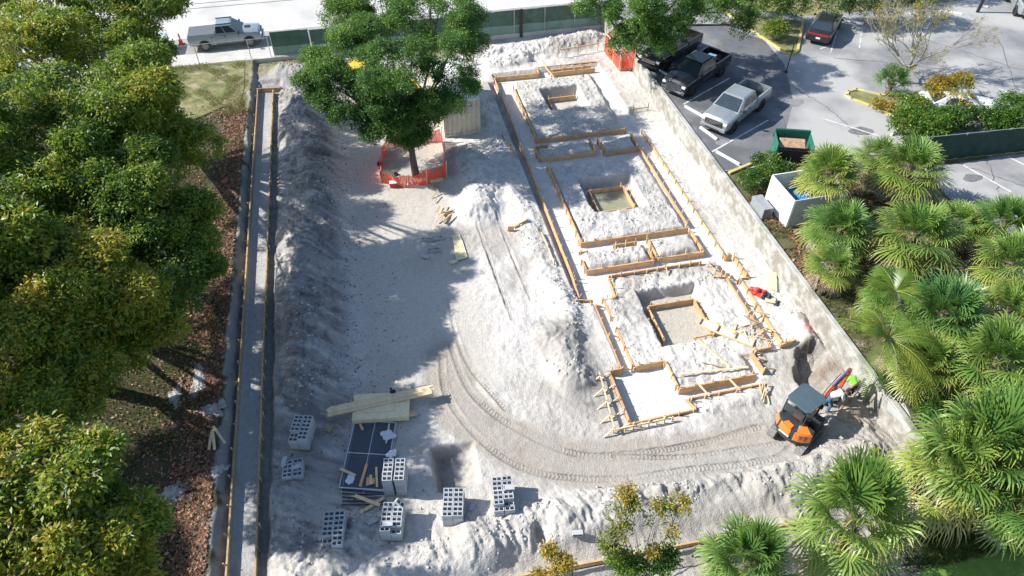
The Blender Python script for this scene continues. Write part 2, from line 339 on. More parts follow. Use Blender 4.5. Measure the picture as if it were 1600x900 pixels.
# lawn edge: grass, roots, brown litter on the bank top
gl=ss(-8.42,-8.60,XX+0.4*n2); blend(gl,(0.085,0.075,0.045),1.0); blend(gl*ss(44.5,47,YY+n2),(0.26,0.24,0.12),0.9)
blend(gl*ss(0.0,0.35,n1+n2*0.5)*ss(26,22,YY),(0.34,0.34,0.34),0.8)
leafy=ss(0.15,0.5,fbm(XX,YY,0.25,210,2)+0.6*fbm(XX,YY,2.5,211,2)); blend(leafy*ss(-1.6,-3.4,XX)*(1-gl)*ss(0,.3,XX+6.6),(0.25,0.16,0.11),0.2); blend(FL*(1-TR)*ss(9,9.3,XX),(0.68,0.665,0.64),0.9); blend(IS,(0.50,0.485,0.46),0.7); blend(ss(.05,.5,fbm(XX,YY,.5,222,4))*ROUGH*(1-FL),(0.36,0.35,0.335),0.5)
blend(ss(51.5,53.2,YY)*ss(-2,-6,XX),(0.24,0.22,0.11),0.8); blend(ss(51.2,52.5,YY)*ss(4,5,XX)*ss(9.5,8,XX),(0.20,0.22,0.09),0.8)
me=bpy.data.meshes.new('site_ground'); ny,nx=XX.shape
V=np.stack([XX,YY,Z],-1).reshape(-1,3); idx=np.arange(nx*ny).reshape(ny,nx)
F=np.stack([idx[:-1,:-1],idx[:-1,1:],idx[1:,1:],idx[1:,:-1]],-1).reshape(-1,4)
def sandmat():
    m=bpy.data.materials.new('limestone_sand'); m.use_nodes=True; n=m.node_tree.nodes; l=m.node_tree.links; b=n['Principled BSDF']
    b.inputs['Roughness'].default_value=0.95; b.inputs['Specular IOR Level'].default_value=0.2
    a=n.new('ShaderNodeAttribute'); a.attribute_name='gc'; t=n.new('ShaderNodeAttribute'); t.attribute_name='trk'; u=n.new('ShaderNodeAttribute'); u.attribute_name='tru'
    tc=n.new('ShaderNodeTexCoord')
    nz=n.new('ShaderNodeTexNoise'); nz.inputs['Scale'].default_value=5; nz.inputs['Detail'].default_value=10; nz.inputs['Roughness'].default_value=0.7; l.new(tc.outputs['Object'],nz.inputs['Vector'])
    mr=n.new('ShaderNodeMapRange'); mr.inputs[1].default_value=0.3; mr.inputs[2].default_value=0.7; mr.inputs[3].default_value=0.80; mr.inputs[4].default_value=1.10; l.new(nz.outputs['Fac'],mr.inputs[0])
    vm=n.new('ShaderNodeVectorMath'); vm.operation='SCALE'; l.new(a.outputs['Color'],vm.inputs[0]); l.new(mr.outputs[0],vm.inputs['Scale'])
    l.new(vm.outputs[0],b.inputs['Base Color'])
    n2=n.new('ShaderNodeTexNoise'); n2.inputs['Scale'].default_value=14; n2.inputs['Detail'].default_value=10; n2.inputs['Roughness'].default_value=0.65; l.new(tc.outputs['Object'],n2.inputs['Vector'])
    bp=n.new('ShaderNodeBump'); bp.inputs['Distance'].default_value=0.06; l.new(n2.outputs['Fac'],bp.inputs['Height'])
    m1=n.new('ShaderNodeMath'); m1.operation='MULTIPLY'; m1.inputs[1].default_value=2*math.pi/0.17; l.new(u.outputs['Fac'],m1.inputs[0])
    sn=n.new('ShaderNodeMath'); sn.operation='SINE'; l.new(m1.outputs[0],sn.inputs[0])
    m2=n.new('ShaderNodeMath'); m2.operation='MULTIPLY'; l.new(sn.outputs[0],m2.inputs[0]); l.new(t.outputs['Fac'],m2.inputs[1])
    b2=n.new('ShaderNodeBump'); b2.inputs['Distance'].default_value=0.011; l.new(m2.outputs[0],b2.inputs['Height']); l.new(bp.outputs[0],b2.inputs['Normal']); l.new(b2.outputs[0],b.inputs['Normal'])
    return m
SAND=sandmat()
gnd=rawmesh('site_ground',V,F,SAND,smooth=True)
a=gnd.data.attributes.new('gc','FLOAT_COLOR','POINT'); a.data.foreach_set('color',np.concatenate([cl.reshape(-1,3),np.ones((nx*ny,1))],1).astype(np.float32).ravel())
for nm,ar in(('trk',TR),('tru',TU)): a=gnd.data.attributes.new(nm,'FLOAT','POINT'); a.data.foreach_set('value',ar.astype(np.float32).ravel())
struct(gnd)
def gz(x,y):
    i=min(max(int((x-xs[0])/0.055+0.5),0),nx-1); j=min(max(int((y-ys[0])/0.06+0.5),0),ny-1); return float(Z[j,i])

# ------------------------------------------------------------ setting sheets
def sheet(name,poly,z,m):
    mb=MB(); mb.add([(x,y,z) for x,y in poly],[tuple(range(len(poly)))]); return struct(mb.build(name,m))
GRASS=mat('lawn_grass',(0.055,0.062,0.022),0.95,0.3,0.7,0.05,14,col2=(0.04,0.032,0.018),dirt=((0.10,0.065,0.04),0.5,0.56))
DRYG=mat('dry_grass',(0.27,0.25,0.11),0.95,0.3,1.5,0.04,20,col2=(0.09,0.11,0.035),dirt=((0.34,0.29,0.19),0.8,0.56))
ASPH=mat('worn_asphalt',(0.30,0.30,0.30),0.92,0.15,0.30,0.004,60,col2=(0.16,0.165,0.17),dirt=((0.37,0.37,0.36),0.17,0.47))
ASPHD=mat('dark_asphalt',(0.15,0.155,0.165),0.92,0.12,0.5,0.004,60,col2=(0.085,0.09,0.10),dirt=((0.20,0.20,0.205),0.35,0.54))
ROADM=mat('sun_bleached_road',(0.50,0.49,0.47),0.9,0.05,0.4,0.003,50,dirt=((0.42,0.41,0.39),0.3,0.56))
CONC=mat('concrete_walk',(0.55,0.54,0.51),0.9,0.08,1.2,0.002,50)
SWALE=mat('grey_verge_paving',(0.34,0.33,0.31),0.9,0.12,1.2,0.004,50)
YELK=mat('yellow_painted_kerb',(0.58,0.48,0.13),0.8,0.15,4,dirt=((0.42,0.40,0.33),2.2,0.50))
EARTH=mat('planting_earth',(0.13,0.115,0.06),0.95,0.3,0.8,0.05,12,col2=(0.055,0.07,0.02),dirt=((0.30,0.26,0.20),0.7,0.55))
VIVID=mat('green_lawn',(0.15,0.27,0.035),0.95,0.25,3,0.04,30,col2=(0.09,0.17,0.025))
sheet('ground',[(-400,-200),(400,-200),(400,600),(-400,600)],-1.6,EARTH)
# lawn west of the trench, lumpy grid
lx=np.arange(-70,-8.7,0.4); lx=np.append(lx,-8.72); ly=np.arange(-10,54.5,0.4); LX,LY=np.meshgrid(lx,ly)
LZ=0.33+0.10*fbm(LX,LY,5,300,4)*ss(-8.7,-11,LX); i2=np.arange(LX.size).reshape(LX.shape)
lawn=rawmesh('lawn',np.stack([LX,LY,LZ],-1).reshape(-1,3),np.stack([i2[:-1,:-1],i2[:-1,1:],i2[1:,1:],i2[1:,:-1]],-1).reshape(-1,4),GRASS,smooth=True); struct(lawn)
sheet('dry_verge',[(-30,50.8),(-20,47),(-12,46.2),(-10,47.6),(-9.1,47.0),(-8.85,50),(-9.0,54.4),(-30,54.4)],0.37,DRYG)
sheet('sidewalk',[(-70,54.4),(20.3,54.4),(20.3,56.3),(-70,56.3)],0.36,CONC)
sheet('verge_paving',[(-70,56.3),(20.3,56.3),(20.3,59.2),(-70,59.2)],0.34,SWALE)
sheet('street',[(-120,59.2),(120,59.2),(120,95),(-120,95)],0.33,ROADM)
MB().box((-25,54.35,-0.1),(90.6,0.1,0.9)).build('street_edge_kerb',CONC)['kind']='structure'
WL=mat('road_line_white',(0.62,0.62,0.60),0.8,0.05,4); DL=mat('crack_sealer',(0.12,0.12,0.12),0.8,0.1,4)
s_=MB()
for y0,wd in((66.2,.1),(65.2,.1),(72.0,.12)): s_.box((0,y0,0.338),(200,wd,0.008))
struct(s_.build('street_joint',DL)); struct(MB().box((-20,59.3,0.34),(80,0.18,0.012)).build('street_edge_line',WL))
# parking lot and planted ground east of the wall
ZL=1.3
sheet('parking_lot',[(19.95,31.4),(22.4,31.4),(29.5,31.2),(31.9,30.0),(90,29.3),(90,50.2),(36.5,50.2),(31,52.5),(28,56),(20.2,56)],ZL,ASPH)
sheet('planting_ground',[(19.95,4),(120,4),(120,100),(90,29.2),(31.9,29.9),(29.5,31.15),(19.95,31.35)],ZL-0.012,EARTH)
sheet('rear_parking',[(30.5,17.5),(90,10),(90,29.1),(31.9,29.1)],ZL,ASPH)
sheet('back_verge',[(36.5,50.2),(120,50.2),(120,60),(24,60),(28,56),(31,52.5)],ZL+0.004,DRYG)
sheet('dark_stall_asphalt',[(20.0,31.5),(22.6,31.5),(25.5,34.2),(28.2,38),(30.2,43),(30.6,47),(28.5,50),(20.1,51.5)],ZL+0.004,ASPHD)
g=G(1520,860,ZL); sheet('green_lawn_patch',[(g.x-5.5,4),(g.x+20,4),(g.x+12,g.y+0.6),(g.x-1.2,g.y+0.9)],ZL+0.006,VIVID)
struct(MB().add([(20.2,56,ZL),(45,56,ZL),(45,59.4,0.33),(20.2,59.4,0.33)],[(0,1,2,3)]).build('driveway_slope',CONC))
CPALE=mat('pale_concrete_slab',(0.5,0.5,0.5),0.9,0.1,1.5)
for a_ in ([(1400,600),(1440,690),(1385,640),(1395,590)],[(1490,420),(1530,395),(1545,430),(1500,450)],[(1270,400),(1300,385),(1330,400),(1290,425)]):
    sheet('concrete_slab',[tuple(G(p,q,ZL)[:2]) for p,q in a_],ZL+0.01,CPALE)
# stall lines and arrows
ln=MB()
def pline(a,b,wd=0.11,z=ZL):
    p=G(*a,z); q=G(*b,z); ln.beam((p.x,p.y,z+0.008),(q.x,q.y,z+0.008),wd,0.008)
for a,b in (((1068,163),(1140,122)),((1113,237),(1200,188)),((1031,112),(1095,92)),((1455,128),(1610,200)),((1535,128),(1620,162)),((1282,553/7.27),(1296,72)),((1298,82),(1310,42)),((1343,75),(1347,45)),((1285,185),(1375,213)),((1505,258),(1580,300)),((1575,245),(1610,262)),((1120,238),(1160,262))): pline(a,b)
struct(ln.build('painted_stall_lines',mat('worn_line_paint',(0.58,0.58,0.57),0.85,0.1,3,dirt=((0.28,0.28,0.28),1.6,0.52))))
ck=MB(); rc=random.Random(3)
def crack(a,b,wd=.05):
    p=G(*a,ZL); q=G(*b,ZL); n=14; pts=[(p.lerp(q,k/n)+Vector((rc.uniform(-.12,.12),rc.uniform(-.12,.12),0))) for k in range(n+1)]
    for u,v in zip(pts,pts[1:]): ck.beam((u.x,u.y,ZL+.009),(v.x,v.y,ZL+.009),wd*rc.uniform(.6,1.3),.004)
for a,b in (((1105,62),(1205,118)),((1205,118),(1290,165)),((1290,165),(1345,215)),((1150,20),(1190,55)),((1300,90),(1500,110)),((1440,60),(1600,110)),((1560,60),(1600,170)),((1500,112),(1600,220)),((1215,135),(1230,215)),((1480,250),(1600,290)),((1540,245),(1560,300)),((1090,190),(1160,235))): crack(a,b)
struct(ck.build('asphalt_cracks',DL))
OIL=mat('oil_stain',(0.18,0.18,0.185),0.7,0.2,3)
for i,(px,py,rx) in enumerate(((1130,222,.55),(1160,140,.6),(1290,130,.5),(1345,205,.8),(1520,70,1.0),(1450,95,.9),(1240,160,.8),(1520,278,.6),(1400,55,.8))):
    c=G(px,py,ZL); sheet('oil_stain',[(c.x+rx*(1+.15*math.sin(.7*k+i))*math.cos(k*.349),c.y+rx*.6*(1+.15*math.cos(1.05*k+i))*math.sin(k*.349)) for k in range(18)],ZL+.0085+.0005*i,OIL if i%2 else mat('asphalt_patch',(0.22,0.22,0.225),.9,.1,2))
# kerbs
def kerbloop(name,pts,m,fillm,label=None):
    P=[G(*p,ZL) for p in pts]; mb=MB()
    for a,b in zip(P,P[1:]): 
        d=(b-a).normalized()*0.07; mb.beam((a.x-d.x,a.y-d.y,ZL+0.06),(b.x+d.x,b.y+d.y,ZL+0.06),0.2,0.14)
    k=mb.build(name,m,bevel=0.02); struct(k)
    if fillm: sheet(name+'_bed',[(p.x,p.y) for p in P],ZL+0.055,fillm)
kerbloop('island_kerb',[(1415,202),(1408,188),(1370,170),(1330,156),(1322,150),(1325,144),(1338,141),(1375,150),(1440,150)],YELK,DRYG)
kerbloop('corner_kerb',[(1130,18),(1187,57),(1228,84),(1238,86),(1246,80),(1255,34)],YELK,DRYG)
kerbloop('bed_kerb',[(1140,271),(1176,256),(1200,262)],YELK,None)
# ------------------------------------------------------------ boundary wall
WALLM=mat('stained_wall',(0.38,0.37,0.345),0.93,0.26,2.2,0.008,14,dirt=((0.24,0.22,0.18),1.6,0.50))
COPM=mat('wall_coping',(0.42,0.42,0.40),0.9,0.12,1.5,0.004,30,dirt=((0.24,0.24,0.21),.9,0.50))
wl=thing('boundary_wall','long stained concrete wall between the sand site and the parking lot','wall',(19.85,28,0))
mb=MB()
for i in range(20):   # block courses as slight steps
    pass
mb.box((0,-1.4,0.4),(0.22,38.4,2.0)); mb.build('wall_face',WALLM,wl)
mb=MB(); mb.box((0,-1.4,1.42),(0.25,38.5,0.07)); mb.build('coping',COPM,wl,bevel=0.015)
struct(MB().box((19.92,50.3,.3),(.12,8.9,1.94)).build('retaining_edge',WALLM))
mb=MB(); mb.beam((19.68,20,-0.15),(19.68,9,-0.15),0.14,0.5); fo=mb.build('footing',WALLM); fo.parent=wl; fo.matrix_parent_inverse=Matrix.Translation((-19.85,-28,0))
# ------------------------------------------------------------ timber formwork
BH=0.37
def form(label,runs,group='timber forms nailed up for the footings',top=0.10,cat='formwork',name='timber_form',h=BH,wm=WOOD,t=0.068,sh=0.22,sp=1.0,extra=None,low=0.45):
    """runs: (p, q, stake_side[-1,0,1], optional brace) ; every board a part, every stake a part"""
    p0=runs[0][0]; o=thing(name,label,cat,(p0[0],p0[1],top-h),0,group); off=Vector((p0[0],p0[1],top-h))
    for r in runs:
        p,q,side=r[:3]; brace=r[3] if len(r)>3 else 0; p=Vector((p[0],p[1],0)); q=Vector((q[0],q[1],0)); d=(q-p); L=d.length; d/=L; nrm=Vector((-d.y,d.x,0))
        nb=max(1,round(L/4.9)); 
        for k in range(nb):
            a=p+d*(L*k/nb+(0.004 if k else 0)); b=p+d*(L*(k+1)/nb)
            j1=Vector((0,0,rnd.uniform(-.012,.012))); j2=Vector((0,0,rnd.uniform(-.012,.012)))
            js=nrm*rnd.uniform(-.008,.008)
            MB().beam(a+j1+js+Vector((0,0,h/2)) +Vector((0,0,0)) - Vector((off.x,off.y,0)), b+j2+js+Vector((0,0,h/2))-Vector((off.x,off.y,0)), t,h).build('board',wm,o)
        if side:
            n=max(2,round(L/sp)+1)
            for k in range(n):
                s=p+d*(0.12+(L-0.24)*k/(n-1)+rnd.uniform(-.12,.12)*(0<k<n-1))+nrm*side*(t/2+0.028)-Vector((off.x,off.y,0))
                lean=nrm*side*rnd.uniform(-0.02,0.07)+d*rnd.uniform(-.05,.05); hh=h+sh*rnd.uniform(0.35,1.15)
                MB().beam(s-Vector((0,0,low)),s+lean+Vector((0,0,hh)),0.05,0.045,up=tuple(d)).build('stake',WOODP if rnd.random()<.6 else wm,o)
                if brace and k%brace==0:
                    e=s+nrm*side*(0.5+rnd.uniform(0,.15)); e2=e-Vector((0,0,low*0.3))
                    MB().beam(e2+Vector((0,0,0.22)),s+Vector((0,0,hh*0.85)),0.04,0.07).build('brace',WOODP,o)
    if extra: extra(o,off)
    return o
GW='long timber forms of the western trench'
form('long weathered board form along the lawn side of the narrow western trench',[((-7.93,8.5),(-7.97,50.1),1)],GW,sp=1.25,sh=.12,wm=WOODD)
form('long board form on the sand-mound side of the narrow western trench',[((-6.87,8.5),(-6.88,49.7),-1)],GW,sp=1.05,sh=.20,wm=WOODD,low=.3)
form('short upright end board closing the far end of the western trench',[((-7.95,50.15),(-6.2,49.95),1)],'end boards',top=0.08,sh=.28)
form('long outer west form of the building footing, beside its dark narrow trench',[((9.33,47.9),(9.1,25.9),1),((9.08,25.85),(8.97,24.15),1)],sp=1.1,t=.05)
form('far-left north board of the building footing, standing on edge',[((9.4,47.95),(12.75,47.85),1),((12.8,47.85),(12.86,48.65),1)],sh=.15)
def crossx(o,off):
    MB().beam(Vector((13.35,48.8,.35))-off,Vector((13.75,47.15,.05))-off,.09,.04).build('cross_board',WOODP,o)
    for x in (14.6,16.2,17.0): MB().beam(Vector((x,48.3,-.2))-off,Vector((x,48.3,.42))-off,.07,.05,up=(0,1,0)).build('stake',WOODP,o)
form('stepped triple board form at the north end of the building, with a cross board',[((12.9,48.75),(17.55,48.75),0),((13.6,48.2),(17.0,48.2),0),((13.7,47.75),(17.2,47.75),1)],extra=crossx)
form('west board line of the far big sand cell holding the first square pit',[((10.45,46.2),(10.44,39.2),-1)],sh=.18,sp=1.1)
form('long south board of the far big sand cell, half in tree shade',[((10.38,39.1),(16.72,39.05),1)],sp=.85)
form('box form round the larger far small cell, in tree shade',[((10.08,38.3),(10.08,36.85),-1),((10.08,36.82),(13.88,36.82),1),((13.9,36.85),(13.88,38.3),1),((10.1,38.3),(11.0,38.3),-1)],sp=.85)
form('box form round the smaller far small cell, right of the shaded one',[((14.4,38.2),(14.4,36.67),-1),((14.4,36.64),(16.74,36.64),1),((16.76,36.66),(16.74,38.1),1)],sp=.8,sh=.32)
form('west board line of the middle sand cell holding the muddy water pit',[((10.38,36.0),(10.33,28.35),-1)],sh=.2,sp=1.0)
form('long south board of the middle sand cell with the muddy water pit',[((10.28,28.32),(16.68,28.26),1)],sp=.8)
form('box form round the larger near small cell',[((9.95,27.0),(9.95,26.1),-1),((9.95,26.08),(13.78,26.06),1),((13.8,26.1),(13.78,27.1),1),((9.95,27.6),(10.5,27.58),-1),((12.0,27.75),(13.4,27.75),-1)],sp=.8,sh=.30)
form('box form round the smaller near small cell by the east trench',[((14.08,27.9),(14.08,26.2),-1),((14.08,26.18),(16.72,26.14),1),((16.74,26.2),(16.72,28.0),1)],sp=.8,sh=.34)
form('north board line of the near sand cell holding the large dry pit',[((10.92,25.33),(16.2,25.3),-1,5)],sp=.66,sh=.30,top=.22)
form('short stepped boards at the north-west corner of the near sand cell',[((10.9,25.25),(10.82,23.8),1),((10.8,23.78),(10.25,23.8),-1)],sh=.32,sp=.6)
form('short corner board closing the west footing where it narrows',[((8.62,24.15),(9.6,23.85),-1,2)],sh=.35,sp=.6)
form('pair of long boards of the narrow footing running down to the white pad',[((9.6,23.6),(9.58,19.2),1,2),((10.2,24.0),(10.22,22.4),-1),((10.2,21.9),(10.2,19.2),-1)],sp=1.1,top=.05)
form('east form of the long east footing, its inner face sunlit',[((17.7,38.7),(17.72,25.55),-1),((17.74,25.5),(18.1,25.5),1)],sp=1.0,t=.045)
form('stakes and boards along the inner edge of the long east footing',[((16.78,38.4),(16.78,28.6),1)],sp=1.0,h=.2,sh=.26)
form('jogging boards where the east footing steps outwards',[((18.22,25.45),(18.2,23.75),-1),((18.2,23.7),(17.6,23.7),-1)],sp=.6,sh=.34)
form('crossed stakes and short board at the north-east corner of the near cell',[((16.35,25.0),(17.05,23.95),1,1),((16.3,24.2),(17.1,24.0),-1)],sp=.5,sh=.34)
form('pair of long boards of the south-east footing ending at the short boards',[((17.05,23.9),(17.05,19.0),1,2),((17.75,23.7),(17.72,19.0),-1)],sp=.95,sh=.22)
form('short broad end board left of the south-east footing',[((15.95,18.78),(16.95,18.82),1),((15.9,18.75),(15.95,17.55),1,1)],top=.30,h=.36,sp=.5)
form('short broad end board right of the south-east footing',[((17.45,18.85),(18.35,19.0),1)],top=.30,h=.34,sp=.6)
def pitform(label,x0,x1,y0,y1,top,which):
    r={'N':((x0,y1),(x1,y1),1),'S':((x0,y0),(x1,y0),-1),'W':((x0-.02,y1-.03),(x0-.02,y0+.03),-1),'E':((x1+.02,y0+.03),(x1+.02,y1-.03),-1)}
    return form(label,[r[k] for k in which],'box forms inside the square pits',top=top,sp=.9,sh=.15,low=.1)
pitform('three-sided board form inside the far square pit',12.75,14.9,43.0,44.95,-.42,'NW')
pitform('square board form round the muddy water in the middle pit',12.4,14.62,31.35,33.55,-.42,'NSWE')
pitform('large board form inside the near dry pit, its long north board standing tall',12.4,14.9,20.75,23.15,-.26,'NWE')
form('low south board of the near dry pit',[((13.7,20.45),(14.9,20.5),-1),],'box forms inside the square pits',top=-.05,h=.1,sp=.7,low=.2)
def padx(o,off):
    MB().beam(Vector((8.42,19.1,.32))-off,Vector((8.1,15.9,.32))-off,.05,.09).build('rail',WOODP,o)
    MB().beam(Vector((8.1,15.95,.30))-off,Vector((10.7,16.0,.33))-off,.05,.09).build('rail',WOODP,o)
    for k in range(5):
        y=18.9-k*.72; x=8.42-.32*(19.1-y)/3.2
        MB().beam(Vector((x-.03,y,-.2))-off,Vector((x-.03,y,.42))-off,.05,.04,up=(0,1,0)).build('stake',WOODP,o)
        MB().beam(Vector((x-.5,y-.15,0))-off,Vector((x,y,.34))-off,.05,.05).build('brace',WOODP,o)
        MB().beam(Vector((x+.1,y,0.05))-off,Vector((8.9,y+.2,.18))-off,.05,.05).build('brace',WOODP,o)
    for k in range(7):
        x=8.6+k*.36; MB().beam(Vector((x,15.95,-.3))-off,Vector((x+.03,16.02,.36+.1*(k%2)))-off,.06,.05,up=(0,1,0)).build('stake',WOODP,o)
form('board form round the bright sand pad, braced by a raised rail on two sides',[((8.95,19.1),(8.95,16.25),-1),((8.93,16.2),(12.05,16.3),-1),((9.0,19.22),(9.55,19.22),1),((10.28,19.22),(11.7,19.22),1),((11.74,19.2),(11.74,17.6),-1),((12.05,16.35),(11.8,16.9),-1)],top=.17,h=.43,sp=.75,sh=.2,extra=padx)
def gbx(o,off):
    for x in (12.7,14.2): MB().beam(Vector((x,17.65,.14))-off,Vector((x+.22,16.85,.14))-off,.08,.035).build('cross_board',WOODP,o)
form('twin parallel boards of the short footing right of the white pad',[((11.75,17.52),(15.55,17.55),1),((11.9,16.93),(15.75,16.98),-1)],top=.15,h=.41,sp=.75,sh=.22,extra=gbx)
def batter(label,pts,z=.55,mm=WOODP,g='batter boards on stakes'):
    o=thing('batter_board',label,'batter board',(pts[0][0],pts[0][1],0),0,g); off=Vector((pts[0][0],pts[0][1],0))
    for a,b in zip(pts,pts[1:]): MB().beam(Vector((*a,z))-off,Vector((*b,z))-off,.045,.09).build('rail',mm,o)
    for a in pts:
        h=gz(*a); MB().beam(Vector((a[0],a[1]-.045,h-.2))-off,Vector((a[0],a[1]-.045,z+.35))-off,.05,.04,up=(0,1,0)).build('stake',WOODD,o)
    return o
batter('batter board with two tall stakes on the far sand heap near the red tree fence',[(14.9,50.2),(16.6,50.4),(18.3,50.6)],.6)
batter('small batter board on the shaded far-left sand by the oak canopy',[(6.5,50.2),(8.2,50.3)],.6)
batter('batter rail lying low between two stakes on the open sand beside the wall',[(17.9,41.1),(20-1.0,41.1)],.25)
batter('leaning batter stakes in the shade west of the dark trench',[(8.25,39.8),(8.45,38.3),(8.7,37.2)],.2,WOODD)
batter('leaning batter stakes in sunlight west of the dark trench',[(8.3,29.6),(8.35,28.2),(8.35,26.9)],.22)
# south retaining board and chain-link fence
form('reddish retaining board along the southern edge of the site',[((2.2,10.75),(14.2,10.42),1)],'edge boards',top=.15,h=.34,sp=2.0,sh=.05)
fo=thing('chain_link_fence','chain-link fence below the reddish board at the southern edge','fence',(2,10.4,-.6))
for i,x in enumerate(np.arange(2.2,16,2.4)): MB().tube([(x-2,-.05*(x-2)/2.4*1.0,0),(x-2,-.05*(x-2)/2.4,1.15)],.03,8).build('post',BLACKP,fo)
MB().tube([(0,0,1.15),(13,-.3,1.15)],.022,6).build('top_rail',BLACKP,fo)
netquad('wire_mesh',[[(0,0,0),(13,-.3,0),(13,-.3,1.13),(0,0,1.13)]],CHAIN,fo)
sheet('gravel_strip',[(-2,9.2),(19.7,8.6),(19.7,4),(-2,4)],-.55,mat('grey_gravel',(0.36,0.35,0.34),0.95,0.3,18,0.03,40))
# ------------------------------------------------------------ loose timber
def boardt(label,p,q,w_,h_,m=WOODP,z=None,name='loose_board',cat='board',group=None):
    a=Vector((p[0],p[1],(gz(p[0],p[1]) if z is None else z)+h_/2+.012)); b=Vector((q[0],q[1],(gz(q[0],q[1]) if z is None else z)+h_/2+.012))
    if len(p)>2: a.z=p[2]
    if len(q)>2: b.z=q[2]
    c=(a+b)/2; o=MB().beam(a-c,b-c,w_,h_).build(name,m,bevel=.004); o.location=c
    return tag(o,label,cat,group)
def Z0(px,py,z=0): v=G(px,py,z); return (v.x,v.y)
boardt('long thin plank lying across the near sand cell towards the corner stake',Z0(1062,588),Z0(1168,577),.10,.04,WOODP,.14)
boardt('thin plank lying diagonally across the near sand cell',Z0(1092,535),Z0(1140,576),.09,.03,WOODP,.10)
boardt('short thin stick meeting the diagonal plank in the near sand cell',Z0(1095,568),Z0(1133,577),.05,.03,WOODD,.08)
# ladder-like form panel
a=Vector((*Z0(1093,504,.1),.12)); b=Vector((*Z0(1178,538,.1),.12)); d=(b-a); L=d.length; d/=L; nn=Vector((-d.y,d.x,0))
o=thing('form_panel','pale form panel with dark cleats lying aslant over the corner of the dry pit','form panel',a)
MB().beam(Vector((0,0,0)),d*L,.52,.03).build('panel_board',mat('pale_form_ply',(0.72,0.66,0.56),.7,.06,3),o)
for s in (-1,1): MB().beam(nn*s*.25+Vector((0,0,.05)),d*L+nn*s*.25+Vector((0,0,.05)),.04,.11).build('edge_board',WOODP,o)
for k in range(4): MB().beam(d*(L*k/3*.98+.02)-nn*.23+Vector((0,0,.06)),d*(L*k/3*.98+.02)+nn*.23+Vector((0,0,.06)),.05,.08).build('cleat',WOODD,o)
MB().box((14.95,20.95,-.02),(.75,.14,.1),.2).build('scrap_block',WOOD)
tag(bpy.data.objects['scrap_block'],'short dark offcut under the end of the pale form panel','offcut')
bpy.data.objects['scrap_block'].name='offcut'
# scrap stakes beside SE footing
for k in range(16):
    c=Z0(1160+rnd.uniform(-14,38)+k*.5,500+rnd.uniform(-14,34)); an=rnd.choice([R(55),R(-40),R(70),R(20)])+rnd.uniform(-.3,.3); l=rnd.uniform(.45,.95); z=.05+.03*(k%5)
    boardt('wooden stake lying in the jumble between the form panel and the south-east footing',(c[0]-l/2*math.cos(an),c[1]-l/2*math.sin(an),z+rnd.uniform(0,.1)),(c[0]+l/2*math.cos(an),c[1]+l/2*math.sin(an),z+rnd.uniform(0,.15)),.05,.04,WOODP if k%3 else WOODD,name='loose_stake',cat='stake',group='jumbled stakes by the form panel')
for k in range(9):
    c=Z0(1196+rnd.uniform(-9,6),618+rnd.uniform(-12,8)); an=R(50)+rnd.uniform(-.6,.6); l=rnd.uniform(.4,.7)
    boardt('wooden stake lying in the small heap left of the excavator',(c[0]-l/2*math.cos(an),c[1]-l/2*math.sin(an),.06+.03*k*.5),(c[0]+l/2*math.cos(an),c[1]+l/2*math.sin(an),.10+.03*k*.5),.05,.04,WOODP,name='loose_stake',cat='stake',group='stakes heaped left of the excavator')
for k in range(12):
    c=Z0(697+rnd.uniform(-14,14),338+rnd.uniform(-9,9)); an=R(40)+rnd.uniform(-.7,.7); l=rnd.uniform(.4,.9)
    boardt('brown scrap wood piece in the heap below the orange tree fence',(c[0]-l/2*math.cos(an),c[1]-l/2*math.sin(an),.06+.02*k),(c[0]+l/2*math.cos(an),c[1]+l/2*math.sin(an),.08+.03*k),.09,.04,[WOOD,WOODD,WOODP][k%3],name='scrap_wood',cat='scrap wood',group='scrap wood heap below the orange tree fence')
for k in range(5):
    c=Z0(684+rnd.uniform(-8,4),285+k*7+rnd.uniform(-3,3)); an=R(80)+rnd.uniform(-.9,.9); l=.7
    boardt('greenish stick in the loose heap by the orange tree fence corner',(c[0]-l/2*math.cos(an),c[1]-l/2*math.sin(an),gz(*c)+.06),(c[0]+l/2*math.cos(an),c[1]+l/2*math.sin(an),gz(*c)+.22),.05,.04,WOODD,name='loose_stake',cat='stake',group='sticks by the orange tree fence corner')
def flat(label,pts,z,th,m,name,cat):
    P=[G(*p) for p in pts]; c=sum(P,Vector())/len(P); mb=MB(); mb.prism([(p.x-c.x,p.y-c.y) for p in P],0,th); o=mb.build(name,m,bevel=.003); o.location=(c.x,c.y,z); return tag(o,label,cat)
flat('greenish plywood sheet lying flat on the sunlit sand',[(708,378),(722,376),(731,404),(713,410)],.09,.02,PLY,'plywood_sheet','plywood')
flat('small plywood sheet sticking out from under the larger greenish one',[(706,370),(718,367),(722,376),(708,379)],.07,.018,PLY,'plywood_sheet','plywood')
flat('narrow plywood strip below the greenish sheet on the sand',[(700,410),(712,407),(716,411),(706,414)],.07,.018,PLY,'plywood_strip','plywood')
flat('pale plywood board leaning near the wall beside the red bundle',[(1196,429),(1212,429),(1213,458),(1200,452)],.12,.04,PLY,'plywood_board','plywood')
flat('small square plywood piece below the red bundle',[(1195,467),(1211,467),(1211,476),(1195,474)],.08,.04,WOODP,'plywood_offcut','plywood')
for i,(a_,b_,l_) in enumerate((((812,357),(823,349),'longer orange plank of the crossed pair on the white sand'),((800,358),(822,352),'second plank of the crossed pair on the white sand'))):
    a=G(*a_); b=G(*b_); boardt(l_,(a.x,a.y,gz(a.x,a.y)+.1+.08*i),(b.x,b.y,gz(b.x,b.y)+.16+.08*i),.2,.05,WOODP)
